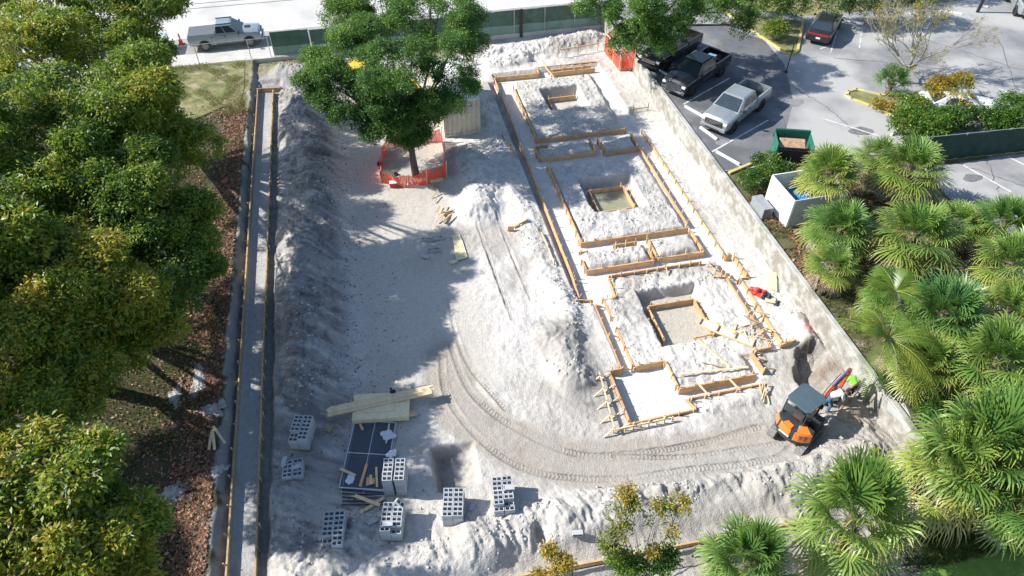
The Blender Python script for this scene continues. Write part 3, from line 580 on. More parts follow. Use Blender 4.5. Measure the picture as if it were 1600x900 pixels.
o=MB().box((0,0,0),(.35,.06,.42)).build('plank_end',WOOD); o.location=(*Z0(798,362),gz(*Z0(798,362))+.2); o.rotation_euler=(.2,.1,-.1); tag(o,'orange board end standing up beside the crossed planks','board')
for i,(p,q) in enumerate((((331,711),(336,682)),((340,711),(337,680)),((356,701),(338,675)))):
    a=G(*p); b=G(*q); a.z=b.z=0; o=boardt(['leftmost','middle','rightmost'][i]+' of the three pale slats fanned out on the dark lawn',(a.x,a.y,.42),(b.x,b.y,.45),.11,.03,WOODP,name='wood_slat',cat='slat',group='three slats on the lawn')
a=G(372,140); b=G(386,132); boardt('thin stick on the dry grass near the trench end',(a.x,a.y,.5),(b.x,b.y,.5),.06,.03,WOODD,name='stick',cat='stick')
# lumber pile on plywood
pc=G(596,636,.3)
def pilebox(label,cpx,dims,z,rz,m,name,cat):
    c=G(*cpx,z) if not isinstance(cpx,Vector) else cpx
    o=MB().box((0,0,0),dims).build(name,m,bevel=.003); o.location=(c.x,c.y,z); o.rotation_euler=(0,0,rz); return tag(o,label,cat)
pilebox('thick stack of plywood sheets under the long lumber',(596,637),(2.45,1.35,.30),.30,R(-8),PLY,'plywood_stack','plywood stack')
pilebox('top plywood sheet skewed on the stack under the long lumber',(588,629),(1.7,1.0,.025),.47,R(-9),PLY,'plywood_sheet','plywood')
for k,(x_,y_) in enumerate(((-.9,-.45),(-.9,.45),(.9,-.45),(.9,.45))):
    o=MB().box((0,0,0),(.12,.3,.14)).build('bearer',WOODD); v=Vector((pc.x,pc.y,0))+Matrix.Rotation(R(-8),3,'Z')@Vector((x_,y_,0)); o.location=(v.x,v.y,.08); tag(o,['front left','back left','front right','back right'][k]+' timber bearer under the plywood stack','bearer','bearers under the plywood stack')
a=G(514,642,.6); b=G(676,607,.6); d=(b-a).normalized(); nn=Vector((-d.y,d.x,0))
for r_ in range(2):
    for k in range(5):
        s=rnd.uniform(-.12,.12); off=nn*((k-2)*.095)+Vector((0,0,.50+.042*r_+.003*k)); L=(b-a).length
        p=Vector((a.x,a.y,0))+d*s+off; q=Vector((a.x,a.y,0))+d*(L+s)+off; c=(p+q)/2
        o=MB().beam(p-c,q-c,.09,.038).build('long_lumber',WOODP); o.location=c
        tag(o,'long pale lumber length in the bundle laid aslant over the plywood stack','lumber','long lumber bundled on the plywood stack')
for i,(p,q) in enumerate((((598,655),(648,646)),((603,659),(652,649)),((572,667),(604,656)))):
    a=G(*p); b=G(*q); boardt(['upper','lower','thin far-left'][i]+' short plank lying in front of the plywood stack',(a.x,a.y,.07+.02*i),(b.x,b.y,.08+.02*i),.13 if i<2 else .05,.04,WOODP)
# circular saw on the plywood
sv=G(614,609,.6); saw=thing('circular_saw','black circular saw standing on the plywood beside the long lumber','saw',(sv.x,sv.y-.1,.49),R(20))
MB().tube([(0,-.03,.1),(0,.03,.1)],.12,16).build('blade_guard',BLACKP,saw); MB().box((0,0,.01),(.32,.18,.012)).build('base_plate',STEEL,saw); MB().tube([(-.02,.1,.1),(-.02,.24,.1)],.055,10).build('motor',BLACKP,saw)
MB().tube([(-.12,0,.12),(-.17,0,.2),(-.06,0,.26),(.05,0,.2)],.02,6).build('handle',BLACKP,saw)
c=G(546,653); 
for k in range(8):
    an=rnd.uniform(0,3); l=rnd.uniform(.15,.4); x,y=Z0(522+rnd.uniform(-11,11),676+rnd.uniform(-10,10)); boardt('small wood offcut in the scatter left of the black gate panels',(x,y,.07+.01*k),(x+l*math.cos(an),y+l*math.sin(an),.09+.01*k),.05,.03,WOODD,name='offcut',cat='offcut',group='offcuts left of the gate panels')
# ------------------------------------------------------------ chain-link gate panels lying flat
def gatepanel(label,p,z):
    A,B,Cc,D=[G(*q) for q in p]; o=thing('gate_panel',label,'gate panel',(A.x,A.y,z),0,'black wire gate panels lying flat')
    L=[v-A for v in (A,B,Cc,D)]; L=[Vector((v.x,v.y,0)) for v in L]
    for i in range(4): MB().tube([L[i],L[(i+1)%4]],.028,6).build('frame_tube',STEEL,o)
    MB().tube([(L[0]+L[1])/2,(L[2]+L[3])/2],.022,6).build('mid_bar',STEEL,o); MB().tube([(L[0]+L[3])/2,(L[2]+L[1])/2],.022,6).build('mid_bar',STEEL,o)
    netquad('wire_mesh',[[v+Vector((0,0,.012)) for v in L]],CHAIND,o); return o
gatepanel('lowest black wire gate panel, its left edge showing',[(533,770),(603,776),(618,662),(553,661)],.06)
gatepanel('second black wire gate panel in the flat pile',[(536,764),(605,770),(620,663),(557,660)],.11)
gatepanel('topmost black wire gate panel with pale frame and cross bars',[(531,765),(600,769),(619,664),(556,660)],.17)
DK=mat('dark_tarp',(0.04,0.052,0.08),.6,.3,3); 
P=[G(*q) for q in ((531,766),(602,770),(618,662),(553,660))]; A=P[0]
o=MB().prism([(v.x-A.x,v.y-A.y) for v in P],0,.02).build('dark_sheet',DK); o.location=(A.x,A.y,.035); tag(o,'dark sheet spread under the wire gate panels','sheet')
for i,(p,q,w_) in enumerate((((490/3+400,66+600),(505/3+400,77+600),.1),((399/3+400,410/3+600),(470/3+400,443/3+600),.12),((523/3+400,388/3+600),(492/3+400,495/3+600),.12),((567/3+400,403/3+600),(571/3+400,497/3+600),.09),((527/3+400,452/3+600),(527/3+400,490/3+600),.1),((541/3+400,440/3+600),(541/3+400,485/3+600),.12),((553/3+400,455/3+600),(554/3+400,482/3+600),.11),((628/3+400,200/3+600),(613/3+400,292/3+600),.07))):
    a=G(*p); b=G(*q); nm=['short stub near the top left','plank crossing the left edge','longest slanting plank','upright thin plank','leftmost small wedge','tall small wedge','right small wedge','thin lath at the right edge'][i]
    boardt(nm+' on the wire gate panels',(a.x,a.y,.225),(b.x,b.y,.235),w_,.035,WOODP if i%2 else WOOD,name='plank_on_gate',cat='plank',group='wood pieces on the gate panels')
for i,(p,q) in enumerate((((466/3+400,532/3+600),(583/3+400,577/3+600)),((603/3+400,537/3+600),(490/3+400,611/3+600)))):
    a=G(*p); b=G(*q); boardt(['upper','lower'][1-i]+' plank of the crossed pair below the gate panels',(a.x,a.y,.16-.06*i),(b.x,b.y,.16-.06*i),.14,.045,WOODP)
for k in range(4):
    a=G(535,772+k*6); b=G(600,775+k*5); o=MB().tube([(0,0,0),tuple(Vector((b.x-a.x,b.y-a.y,0)))],.025,6).build('loose_pipe',BLACKP); o.location=(a.x,a.y,.07); tag(o,['first','second','third','fourth'][k]+' dark pipe down from the gate panels, under the crossed planks','pipe','dark pipes below the gate panels')
PLAS=mat('clear_plastic_wrap',(0.55,0.6,0.66),.25,.1,9)
def bag(label,px,py,r,m,z=None,seed=0,name='plastic_sheet',cat='plastic',flatn=.35):
    bm=bmesh.new(); bmesh.ops.create_icosphere(bm,subdivisions=3,radius=r); rr=random.Random(seed)
    ph=[rr.uniform(0,6) for _ in range(6)]
    for v in bm.verts:
        n=v.co.normalized(); k=1+.22*math.sin(4*n.x+ph[0])*math.sin(4*n.y+ph[1])+.07*math.sin(9*n.y+ph[2]+3*n.z)+.05*math.sin(13*n.x+ph[3]+7*n.z); v.co=Vector((n.x*r*k*1.1,n.y*r*k*.8,abs(n.z)*r*k*flatn*(1+.5*math.sin(8*n.x+ph[4])) if n.z>0 else -.02))
    me=bpy.data.meshes.new(name); bm.to_mesh(me); bm.free(); me.materials.append(m); o=bpy.data.objects.new(name,me); C.objects.link(o)
    x,y=Z0(px,py,z or 0); o.rotation_euler=(0,0,ph[5]); o.location=(x,y,(gz(x,y) if z is None else z)); return tag(o,label,cat)
bag('crumpled clear plastic lying on the right of the gate panels',607,680,.3,PLAS,.22,1,flatn=.2)
bag('small clear plastic sheet on the lower left of the gate panels',547,748,.22,PLAS,.22,2,flatn=.12)
bag('white plastic strip hanging between the gate panels and the tall block stack',612,709,.22,WHITEP,.2,3)
REDT=mat('red_plastic',(0.55,0.04,0.03),.5,.2,6); BLUD=mat('dark_blue_cloth',(0.03,0.05,0.09),.8,.3,6)
bag('bright red plastic bundle near the wall',1184,459,.42,REDT,None,4,'plastic_bundle','bundle',.5)
bag('dark cloth heap beside the red bundle',1197,465,.32,BLUD,None,5,'cloth_heap','cloth',.6)
bag('dark cloth end trailing right of the small plywood piece',1213,474,.2,BLUD,None,6,'cloth_heap','cloth',.6)
bag('crumpled orange plastic at the southern foot of the wall',1412,752,.3,REDT,1.32,7,'plastic_bundle','bundle',.6)
bag('small red scrap on the leafy lawn edge',351,283,.25,mat('faded_red_cloth',(0.5,0.12,0.10),.8,.2,6),.36,8,'cloth_scrap','cloth',.2)
# ------------------------------------------------------------ hollow concrete blocks
def block_mesh():
    bm=bmesh.new(); L,W,Hh=.39,.19,.19; t=.032
    xsn=[-L/2,-L/2+t,-t/2,t/2,L/2-t,L/2]; ysn=[-W/2,-W/2+t,W/2-t,W/2]; vs={}
    def v(i,j,k): 
        if (i,j,k) not in vs: vs[(i,j,k)]=bm.verts.new((xsn[i],ysn[j],k*Hh))
        return vs[(i,j,k)]
    hole=lambda i,j: j==1 and i in(1,3)
    for i in range(5):
        for j in range(3):
            if hole(i,j):
                for (a,b) in(((i,j),(i+1,j)),((i+1,j),(i+1,j+1)),((i+1,j+1),(i,j+1)),((i,j+1),(i,j))): bm.faces.new((v(*a,0),v(*b,0),v(*b,1),v(*a,1)))
            else:
                bm.faces.new((v(i,j,1),v(i+1,j,1),v(i+1,j+1,1),v(i,j+1,1))); bm.faces.new((v(i,j,0),v(i,j+1,0),v(i+1,j+1,0),v(i+1,j,0)))
    for i in range(5):
        for j,s in((0,1),(3,-1)):
            a,b=(i,i+1)[::s]; bm.faces.new((v(a,j,0),v(b,j,0),v(b,j,1),v(a,j,1)))
    for j in range(3):
        for i,s in((0,-1),(5,1)):
            a,b=(j,j+1)[::s]; bm.faces.new((v(i,a,0),v(i,b,0),v(i,b,1),v(i,a,1)))
    bmesh.ops.recalc_face_normals(bm,faces=bm.faces); me=bpy.data.meshes.new('concrete_block'); bm.to_mesh(me); bm.free(); me.materials.append(CMU); return me
BM=block_mesh(); rest=MB(); BLK=[0]
def blk(M,label,group):
    o=bpy.data.objects.new('concrete_block',BM); C.objects.link(o); o.matrix_world=M; BLK[0]+=1; return tag(o,label,'concrete block',group)
def stack(px,py,nrow,lay,rz,where,gap=0,missing=(),z=0,east=True):
    top=lay*.195+.1+z; c=G(px,py,top); B=Matrix.Translation((c.x,c.y,z))@Matrix.Rotation(rz,4,'Z'); 
    grp='blocks in the '+where
    for sx in(-1,1):
        for k in range(3): pass
    pl=thing('pallet','wooden pallet under the '+where,'pallet',(c.x,c.y,z),rz,'pallets under block stacks')
    for s in(-1,0,1): MB().box((0,s*(nrow*.2/2-.06),.055),(.82,.1,.08)).build('bearer',WOODD,pl)
    for k in range(5): MB().box((-.34+k*.17,0,.105),(.12,nrow*.2+.02,.016)).build('deck_board',WOODD,pl)
    for l in range(lay):
        for j in range(nrow):
            for i in range(2):
                if (i,j,l) in missing: continue
                vis=l==lay-1 or j==0 or (i==1 and east) or (i,j,l+1) in missing
                jx,jy,jr=[rnd.uniform(-.008,.008) for _ in range(3)]
                Mx=B@Matrix.Translation(((i-.5)*(.405+gap)+jx,(j-(nrow-1)/2)*.2+jy,.116+l*.193))@Matrix.Rotation(jr*2,4,'Z')
                if vis:
                    cn=['left','right'][i]; rn=['front row','second row from the front','third row from the front','fourth row from the front','fifth row from the front','sixth row from the front','rear row'][j if j<nrow-1 or nrow==7 else 6]; kn=['top','second','third','fourth','fifth','sixth'][lay-1-l]
                    if l==lay-1: lb='top block, '+cn+' column, '+rn+', '+where
                    elif j==0: lb='front '+cn+' block, '+kn+' course from the top, '+where
                    else: lb='side block, '+kn+' course down, '+rn+', '+where
                    blk(Mx,lb,grp)
                else:
                    vs=[Mx@Vector((a*.195,b*.095,e*.19)) for a in(-1,1) for b in(-1,1) for e in(0,1)]; rest.add(vs,[(0,1,3,2),(4,6,7,5),(0,4,5,1),(2,3,7,6),(0,2,6,4),(1,5,7,3)])
    return B,top
AR=R(-10)
B1,t1=stack(786,769,7,4,R(-7),'rightmost stack',missing=((1,0,3),(0,0,3),(1,1,3)))
B2,t2=stack(708,784,6,4,R(-12),'stack by the dug pit')
B3,t3=stack(612,807,6,4,R(-13),'stack below the twin stack',missing=((1,0,3),))
B4,t4=stack(615,733,5,6,R(-11),'tall twin stack',gap=.07)
B5,t5=stack(520,825,7,4,R(-8),'slumping lower-left stack',missing=((0,0,3),(0,0,2),(0,1,3)))
B6,t6=stack(469,667,6,4,R(-16),'uppermost left stack',missing=((0,0,3),(0,1,3)))
B7,t7=stack(457,731,4,2,R(-2),'low ragged stack')
def loose(px,py,label,rz=0,tilt=0,z=None,zc=0,rx=0):
    c=G(px,py,zc); zz=(gz(c.x,c.y)+.02 if z is None else z); blk(Matrix.Translation((c.x,c.y,zz))@Matrix.Rotation(rz,4,'Z')@Matrix.Rotation(tilt,4,'Y')@Matrix.Rotation(rx,4,'X'),label,None)
loose(794,816,'block standing on end against the front of the rightmost stack',R(80),R(80),.1,.2)
loose(735,794,'single block lying on its side right of the middle stack',R(60),R(0),None,0,R(90))
loose(581,816,'single block lying on its side left of the stack below the gate panels',R(20),0,None,0,R(90))
loose(623,786,'block tipped on the back edge of the stack below the gate panels',R(-40),R(35),.85,.9)
loose(606,816,'solid-looking block lying on its side on top of the stack below the gate panels',R(-10),0,.92,.92,R(90))
loose(796,760,'block lying on its side on top of the rightmost stack',R(-10),0,.92,.92,R(90))
loose(510,850,'tilted block slid off the slumping stack',R(40),R(40),.15,.2)
loose(503,843,'outermost block slid off the slumping stack',R(30),R(50),.08,.1)
loose(441,722,'block lying on its side on the low ragged stack, at its left',R(80),0,.52,.5,R(90))
loose(463,728,'block lying on its side on the low ragged stack, in the middle',R(10),0,.52,.5,R(90))
for i,(a,b) in enumerate(((664,377),(672,377),(680,375),(687,374))): loose(a,b,['leftmost','second','third','rightmost'][i]+' block in the upper row of four on the open sand',R(-8))
for i,(a,b) in enumerate(((674,394),(682,393))): loose(a,b,['left','right'][i]+' block of the lower pair on the open sand',R(-8))
loose(666,402,'lone block on its side just below the lower pair on the open sand',R(-35),0,None,0,R(90))
loose(901,837,'pale block half buried in the rutted southern sand',R(-10),0,None,0,R(90))
tag(rest.build('hidden_blocks',CMU),'inner blocks filling the hollow concrete block stacks','concrete blocks',kind='stuff')
# ------------------------------------------------------------ water in the pit
WAT=mat('muddy_water',(0.30,0.29,0.20),.12,.1,2,col2=(0.24,0.24,0.18))
struct(MB().add([(12.42,31.37,-.70),(14.6,31.37,-.70),(14.6,33.53,-.70),(12.42,33.53,-.70)],[(0,1,2,3)]).build('water',WAT))
# ------------------------------------------------------------ fences by the street
ff=thing('chain_link_fence','low grey chain-link fence along the sidewalk in front of the street pickup','fence',(-14,54.45,.36))
for i,x in enumerate((-16.2,-12.35,-8.5,-7.0)): MB().tube([(x+14,0,0),(x+14,0,1.55)],.03,8).build('post',STEEL,ff)
MB().tube([(-4,0,1.53),(7,0,1.53)],.022,6).build('top_rail',STEEL,ff)
netquad('wire_mesh',[[(-4,0,.03),(7,0,.03),(7,0,1.5),(-4,0,1.5)]],netmat('thin_wire_mesh',(0.5,0.52,0.53),.07,.07,True,.45,.4),ff)
def gscreen(label,x0,x1,y,z,h,n,top=True,m=GREENS,split=True,py=-.08):
    o=thing('screened_fence',label,'fence',(x0,y,z),0,'fences hung with green screen cloth'); w_=(x1-x0)
    mb=MB(); k=int(w_/.25)+1; V=[];
    for i in range(k+1):
        x=w_*i/k
        for j in range(7): V.append((x,.05*math.sin(x*2.1+j*.6)*math.sin(j/6*math.pi)+.03*math.sin(x*7+j),h*.98*(j/6)**.9+.03*math.sin(x*1.7)*(j==6)))
    f1=[(a*7+b,(a+1)*7+b,(a+1)*7+b+1,a*7+b+1) for a in range(k) for b in range(2,6)]; f0=[(a*7+b,(a+1)*7+b,(a+1)*7+b+1,a*7+b+1) for a in range(k) for b in range(0,2)]
    mb.add(V,f1 if split else f1+f0); mb.build('screen_cloth',m,o,smooth=True)
    if split: mb2=MB(); mb2.add(V,f0); mb2.build('backlit_cloth',GREENSL,o,smooth=True)
    for i in range(n): x=w_*i/(n-1); MB().tube([(x,py,-.1),(x,py,h+.03)],.03,8).build('post',STEEL,o)
    MB().tube([(0,py*.7,h),(w_,py*.7,h)],.022,6).build('top_rail',STEEL,o); return o
gscreen('long dark green screened fence along the street behind the sand heaps',7.2,20.0,54.4,.3,2.0,6)
gscreen('short dark green screened gate beside the street pickup',-6.75,-3.9,54.6,.36,1.9,2)
gscreen('green screened fence along the street behind the big oak',-3.8,7.1,54.5,.3,1.9,5)
MB().box((0,0,1.0),(.22,.12,2.3)).build('black_strip',BLACKP); o=bpy.data.objects['black_strip']; o.location=(12.9,54.25,.2); tag(o,'black vertical strip hung on the street fence','banner strip')
gs=gscreen('very dark green screened fence below the shrubs right of the parking island',31.7,46,29.7,ZL,1.75,6,m=mat('dark_screen_cloth',(0.012,0.045,0.035),.8,.2,2),split=False,py=.09); gs.rotation_euler=(0,0,R(-3))
# orange tree-protection fences
def orfence(label,pts,h,seed):
    o=thing('orange_safety_fence',label,'safety fence',(*pts[0],0),0,'orange mesh fences round the oaks'); A=Vector((*pts[0],0)); q=[]; rr=random.Random(seed)
    hs=[h*rr.uniform(.75,1.05) for _ in pts]
    for i,(a,b) in enumerate(zip(pts,pts[1:])):
        n=5; 
        for k in range(n):
            f=lambda t:(a[0]+(b[0]-a[0])*t,a[1]+(b[1]-a[1])*t); hh=lambda t:(hs[i]*(1-t)+hs[i+1]*t)*(1-.22*math.sin(math.pi*t))
            t0,t1=k/n,(k+1)/n; p0,p1=f(t0),f(t1); z0,z1=gz(*p0),gz(*p1); bl=.08*math.sin(t0*9+i); bl2=.08*math.sin(t1*9+i)
            q.append([Vector((p0[0],p0[1]+bl*.0,z0))-A,Vector((p1[0],p1[1],z1))-A,Vector((p1[0]+bl2,p1[1]+bl2,z1+hh(t1)))-A,Vector((p0[0]+bl,p0[1]+bl,z0+hh(t0)))-A])
    netquad('mesh_net',q,ORMESH,o)
    for (x,y),hq in zip(pts,hs): z=gz(x,y); MB().beam(Vector((x,y,z-.2))-A,Vector((x+.05,y,z+hq+.12))-A,.05,.05,up=(0,1,0)).build('stake',WOODP,o)
    return o
F1=orfence('sagging orange mesh fence round the foot of the big oak',[(-.1,36.5),(.1,38.6),(.7,40.3),(2.6,40.6),(4.2,40.3),(4.1,38.2),(3.9,36.2),(2.6,35.7),(1.2,35.75),(-.1,36.5)],1.15,1)
F2=orfence('taut orange mesh fence round the parking lot oak',[(18.75,50.2),(18.85,48.4),(18.95,46.95),(19.65,46.9)],1.3,2)
F3=thing('orange_safety_fence','orange mesh fence continuing over the wall behind the lot oak','safety fence',(18.8,47,.3),0,'orange mesh fences round the oaks')
netquad('mesh_net',[[(.1,0,-.1),(1.06,-.5,.1),(1.06,-.5,2.05),(.1,0,1.4)]],ORMESH,F3); netquad('mesh_net',[[(-.05,3.2,-.1),(1.04,3.4,.2),(1.04,3.4,1.7),(-.05,3.2,1.2)]],ORMESH,F3)
MB().beam((0.1,0,1.40),(1.06,-.5,2.05),.04,.07).build('rail',WOODP,F3); MB().beam((0,0,1.38),(-.05,3.2,1.25),.04,.07).build('rail',WOODP,F3)
for p in((.1,0),(1.04,-.5),(-.05,3.2)): MB().beam((*p,-.5),(*p,1.7+.5*(p[0]>1)),.05,.05,up=(0,1,0)).build('stake',WOODP,F3)
# things round the big oak
o=thing('cooler','red cooler with white lid on the sand by the orange oak fence','cooler',(*Z0(615,292),gz(*Z0(615,292))+.01),R(-5))
MB().box((0,0,.16),(.42,.28,.30)).build('body',REDT,o,bevel=.02); MB().box((0,0,.335),(.44,.3,.05)).build('lid',WHITEP,o,bevel=.015)
bag('bluish plastic bag left of the plank by the oak',643,287,.25,PLAS,None,11,flatn=.6)
bag('dark bag inside the near corner of the orange oak fence',619,273,.16,BLACKP,None,12,'bag','bag',.9)
bag('white and black bag on the shaded sand left of the oak fence',594,257,.2,BLACKP,None,13,'bag','bag',.8)
a=G(653,288); b=G(692,283); boardt('thick yellowish plank lying at the front of the orange oak fence',(a.x,a.y,gz(a.x,a.y)+.12),(b.x,b.y,gz(b.x,b.y)+.12),.22,.2,WOODP)
# shipping container
cx,cy=4.5,40.75; CT=mat('beige_container',(0.60,0.56,0.45),.6,.06,2,dirt=((0.42,0.36,0.27),1.5,.6)); CTR=mat('white_container_roof',(0.75,0.75,0.73),.6,.05,2)
o=thing('shipping_container','beige corrugated steel container partly under the big oak','container',(cx,cy,.0),R(2))
def corr(p,q,h,n=14):
    p,q=Vector(p),Vector(q); d=(q-p); L=d.length; d/=L; nn=Vector((-d.y,d.x,0)); pts=[]
    m=int(L/.30)*4
    for i in range(m+1): pts.append(p+d*(L*i/m)+nn*(.085 if (i%4) in(1,2) else 0))
    mb=MB(); k=len(pts); mb.add([tuple(v) for v in pts]+[(v.x,v.y,h) for v in pts],[(i,i+1,k+i+1,k+i) for i in range(k-1)]); return mb
corr((.06,0,.12),(2.38,0,.12),2.45).build('front_wall',CT,o); corr((2.44,.06,.12),(2.44,6,.12),2.45).build('side_wall',CT,o); corr((0,6,.12),(0,.06,.12),2.45).build('side_wall',CT,o); corr((2.38,6.06,.12),(.06,6.06,.12),2.45).build('rear_wall',CT,o)
MB().box((1.22,3.03,2.52),(2.5,6.1,.08)).build('roof',CTR,o,bevel=.01); MB().box((1.22,3.03,.08),(2.48,6.08,.14)).build('floor_frame',CT,o)
for x in(.03,2.41):
    for y in(.03,6.03): MB().box((x,y,1.3),(.1,.1,2.45)).build('corner_post',CT,o)
MB().box((1.75,-.06,1.95),(.35,.03,.28)).build('vent',STEEL,o)
# ------------------------------------------------------------ vehicles (x forward, z up, origin on the ground under the middle)
def lofty(st,W):
    """stations: (x, z_bottom, z_belt, half-width factor, z_top_center)"""
    R_=[]
    for x,zb,zt,k,crown in st:
        h=W/2*k
        half=[(0.55*h,zb),(0.93*h,zb+.04),(0.99*h,zb+.22),(1.0*h,(zb+zt)/2+.05),(0.975*h,zt-.12),(0.92*h,zt-.03),(0.80*h,zt),(0.4*h,zt+crown)]
        R_.append([(x,y,z) for y,z in half]+[(x,-y,z) for y,z in half[::-1]])
    return R_
def wheelset(o,xs_,W,r=.40,wt=.27):
    for x in xs_:
        for s in(-1,1):
            y=s*(W/2-.10)
            MB().tube([(x,y-.02*s,r),(x,s*(W/2+.004),r)],r*1.20,24).build('wheel_arch',BLACKP,o)
            wh=MB(); n=24
            prof=[(-.5,.62),(-.5,.93),(-.38,1.0),(.38,1.0),(.5,.93),(.5,.62)]
            rings=[[ (x+math.cos(2*math.pi*k/n)*r*b, y+a*wt+s*.02, r+math.sin(2*math.pi*k/n)*r*b) for k in range(n)] for a,b in prof]
            t=wh.loft(rings,cap=False).build('wheel',RUB,o)
            rm=MB(); rm.tube([(x,y-.04*s,r),(x,y+s*(wt*.36+.02),r)],r*.64,20)
            q=rm.build('rim',RIM); q.parent=t
            sp=MB()
            for k in range(5):
                a=2*math.pi*(k+.5)/5; sp.beam((x+math.cos(a)*r*.14,y+s*(wt*.36+.024),r+math.sin(a)*r*.14),(x+math.cos(a)*r*.6,y+s*(wt*.36+.024),r+math.sin(a)*r*.6),.012,r*.22,up=(0,s,0))
            q=sp.build('spoke_gap',BLACKP); q.parent=t
def quadoff(P,inset,off,curve=0):
    """inset a quad and push it out along its normal"""
    P=[Vector(p) for p in P]; c=sum(P,Vector())/4; n=(P[1]-P[0]).cross(P[3]-P[0]).normalized()
    u0,u1,v0,v1=inset; f=lambda u,v:(P[0]*(1-u)+P[1]*u)*(1-v)+(P[3]*(1-u)+P[2]*u)*v
    return [f(u0,v0)+n*off,f(u1,v0)+n*off,f(u1,v1)+n*off,f(u0,v1)+n*off]
def pane(name,quad,m,parent,th=.012):
    P=quad; n=(P[1]-P[0]).cross(P[3]-P[0]).normalized(); mb=MB(); mb.add([*P,*[p-n*th for p in P]],[(0,1,2,3),(7,6,5,4),(0,4,5,1),(1,5,6,2),(2,6,7,3),(3,7,4,0)]); return mb.build(name,m,parent)
def cabin(o,m,zb,zr,xb,xf,rb,rf,wb,wr,side,rear=True,crown=.05):
    """greenhouse: base from xb..xf at zb, roof from rb..rf at zr"""
    nx_=6; mb=MB(); hb,hr=wb/2,wr/2
    ring=lambda x0,x1,h,z,c=0:[(x0,-h,z),(x1,-h,z),(x1,h,z),(x0,h,z)]
    B=ring(xb,xf,hb,zb); T=ring(rb,rf,hr,zr); mid=[(rb+.10,-hr+.10,zr+crown),(rf-.14,-hr+.10,zr+crown),(rf-.14,hr-.10,zr+crown),(rb+.10,hr-.10,zr+crown)]
    mb.add(B+T+mid,[(0,1,5,4),(1,2,6,5),(2,3,7,6),(3,0,4,7),(4,5,9,8),(5,6,10,9),(6,7,11,10),(7,4,8,11),(8,9,10,11)])
    mb.build('cab',m,o,bevel=.03)
    V=[Vector(p) for p in B+T]
    pane('windshield',quadoff((V[1],V[2],V[6],V[5]),(.05,.95,.08,.97),.008),GLASS,o)
    if rear: pane('rear_window',quadoff((V[3],V[0],V[4],V[7]),(.07,.93,.12,.92),.008),GLASS,o)
    for a,b in side:
        pane('side_window',quadoff((V[0],V[1],V[5],V[4]),(a,b,.12,.90),.008),GLASS,o); pane('side_window',quadoff((V[2],V[3],V[7],V[6]),(1-b,1-a,.12,.90),.008),GLASS,o)
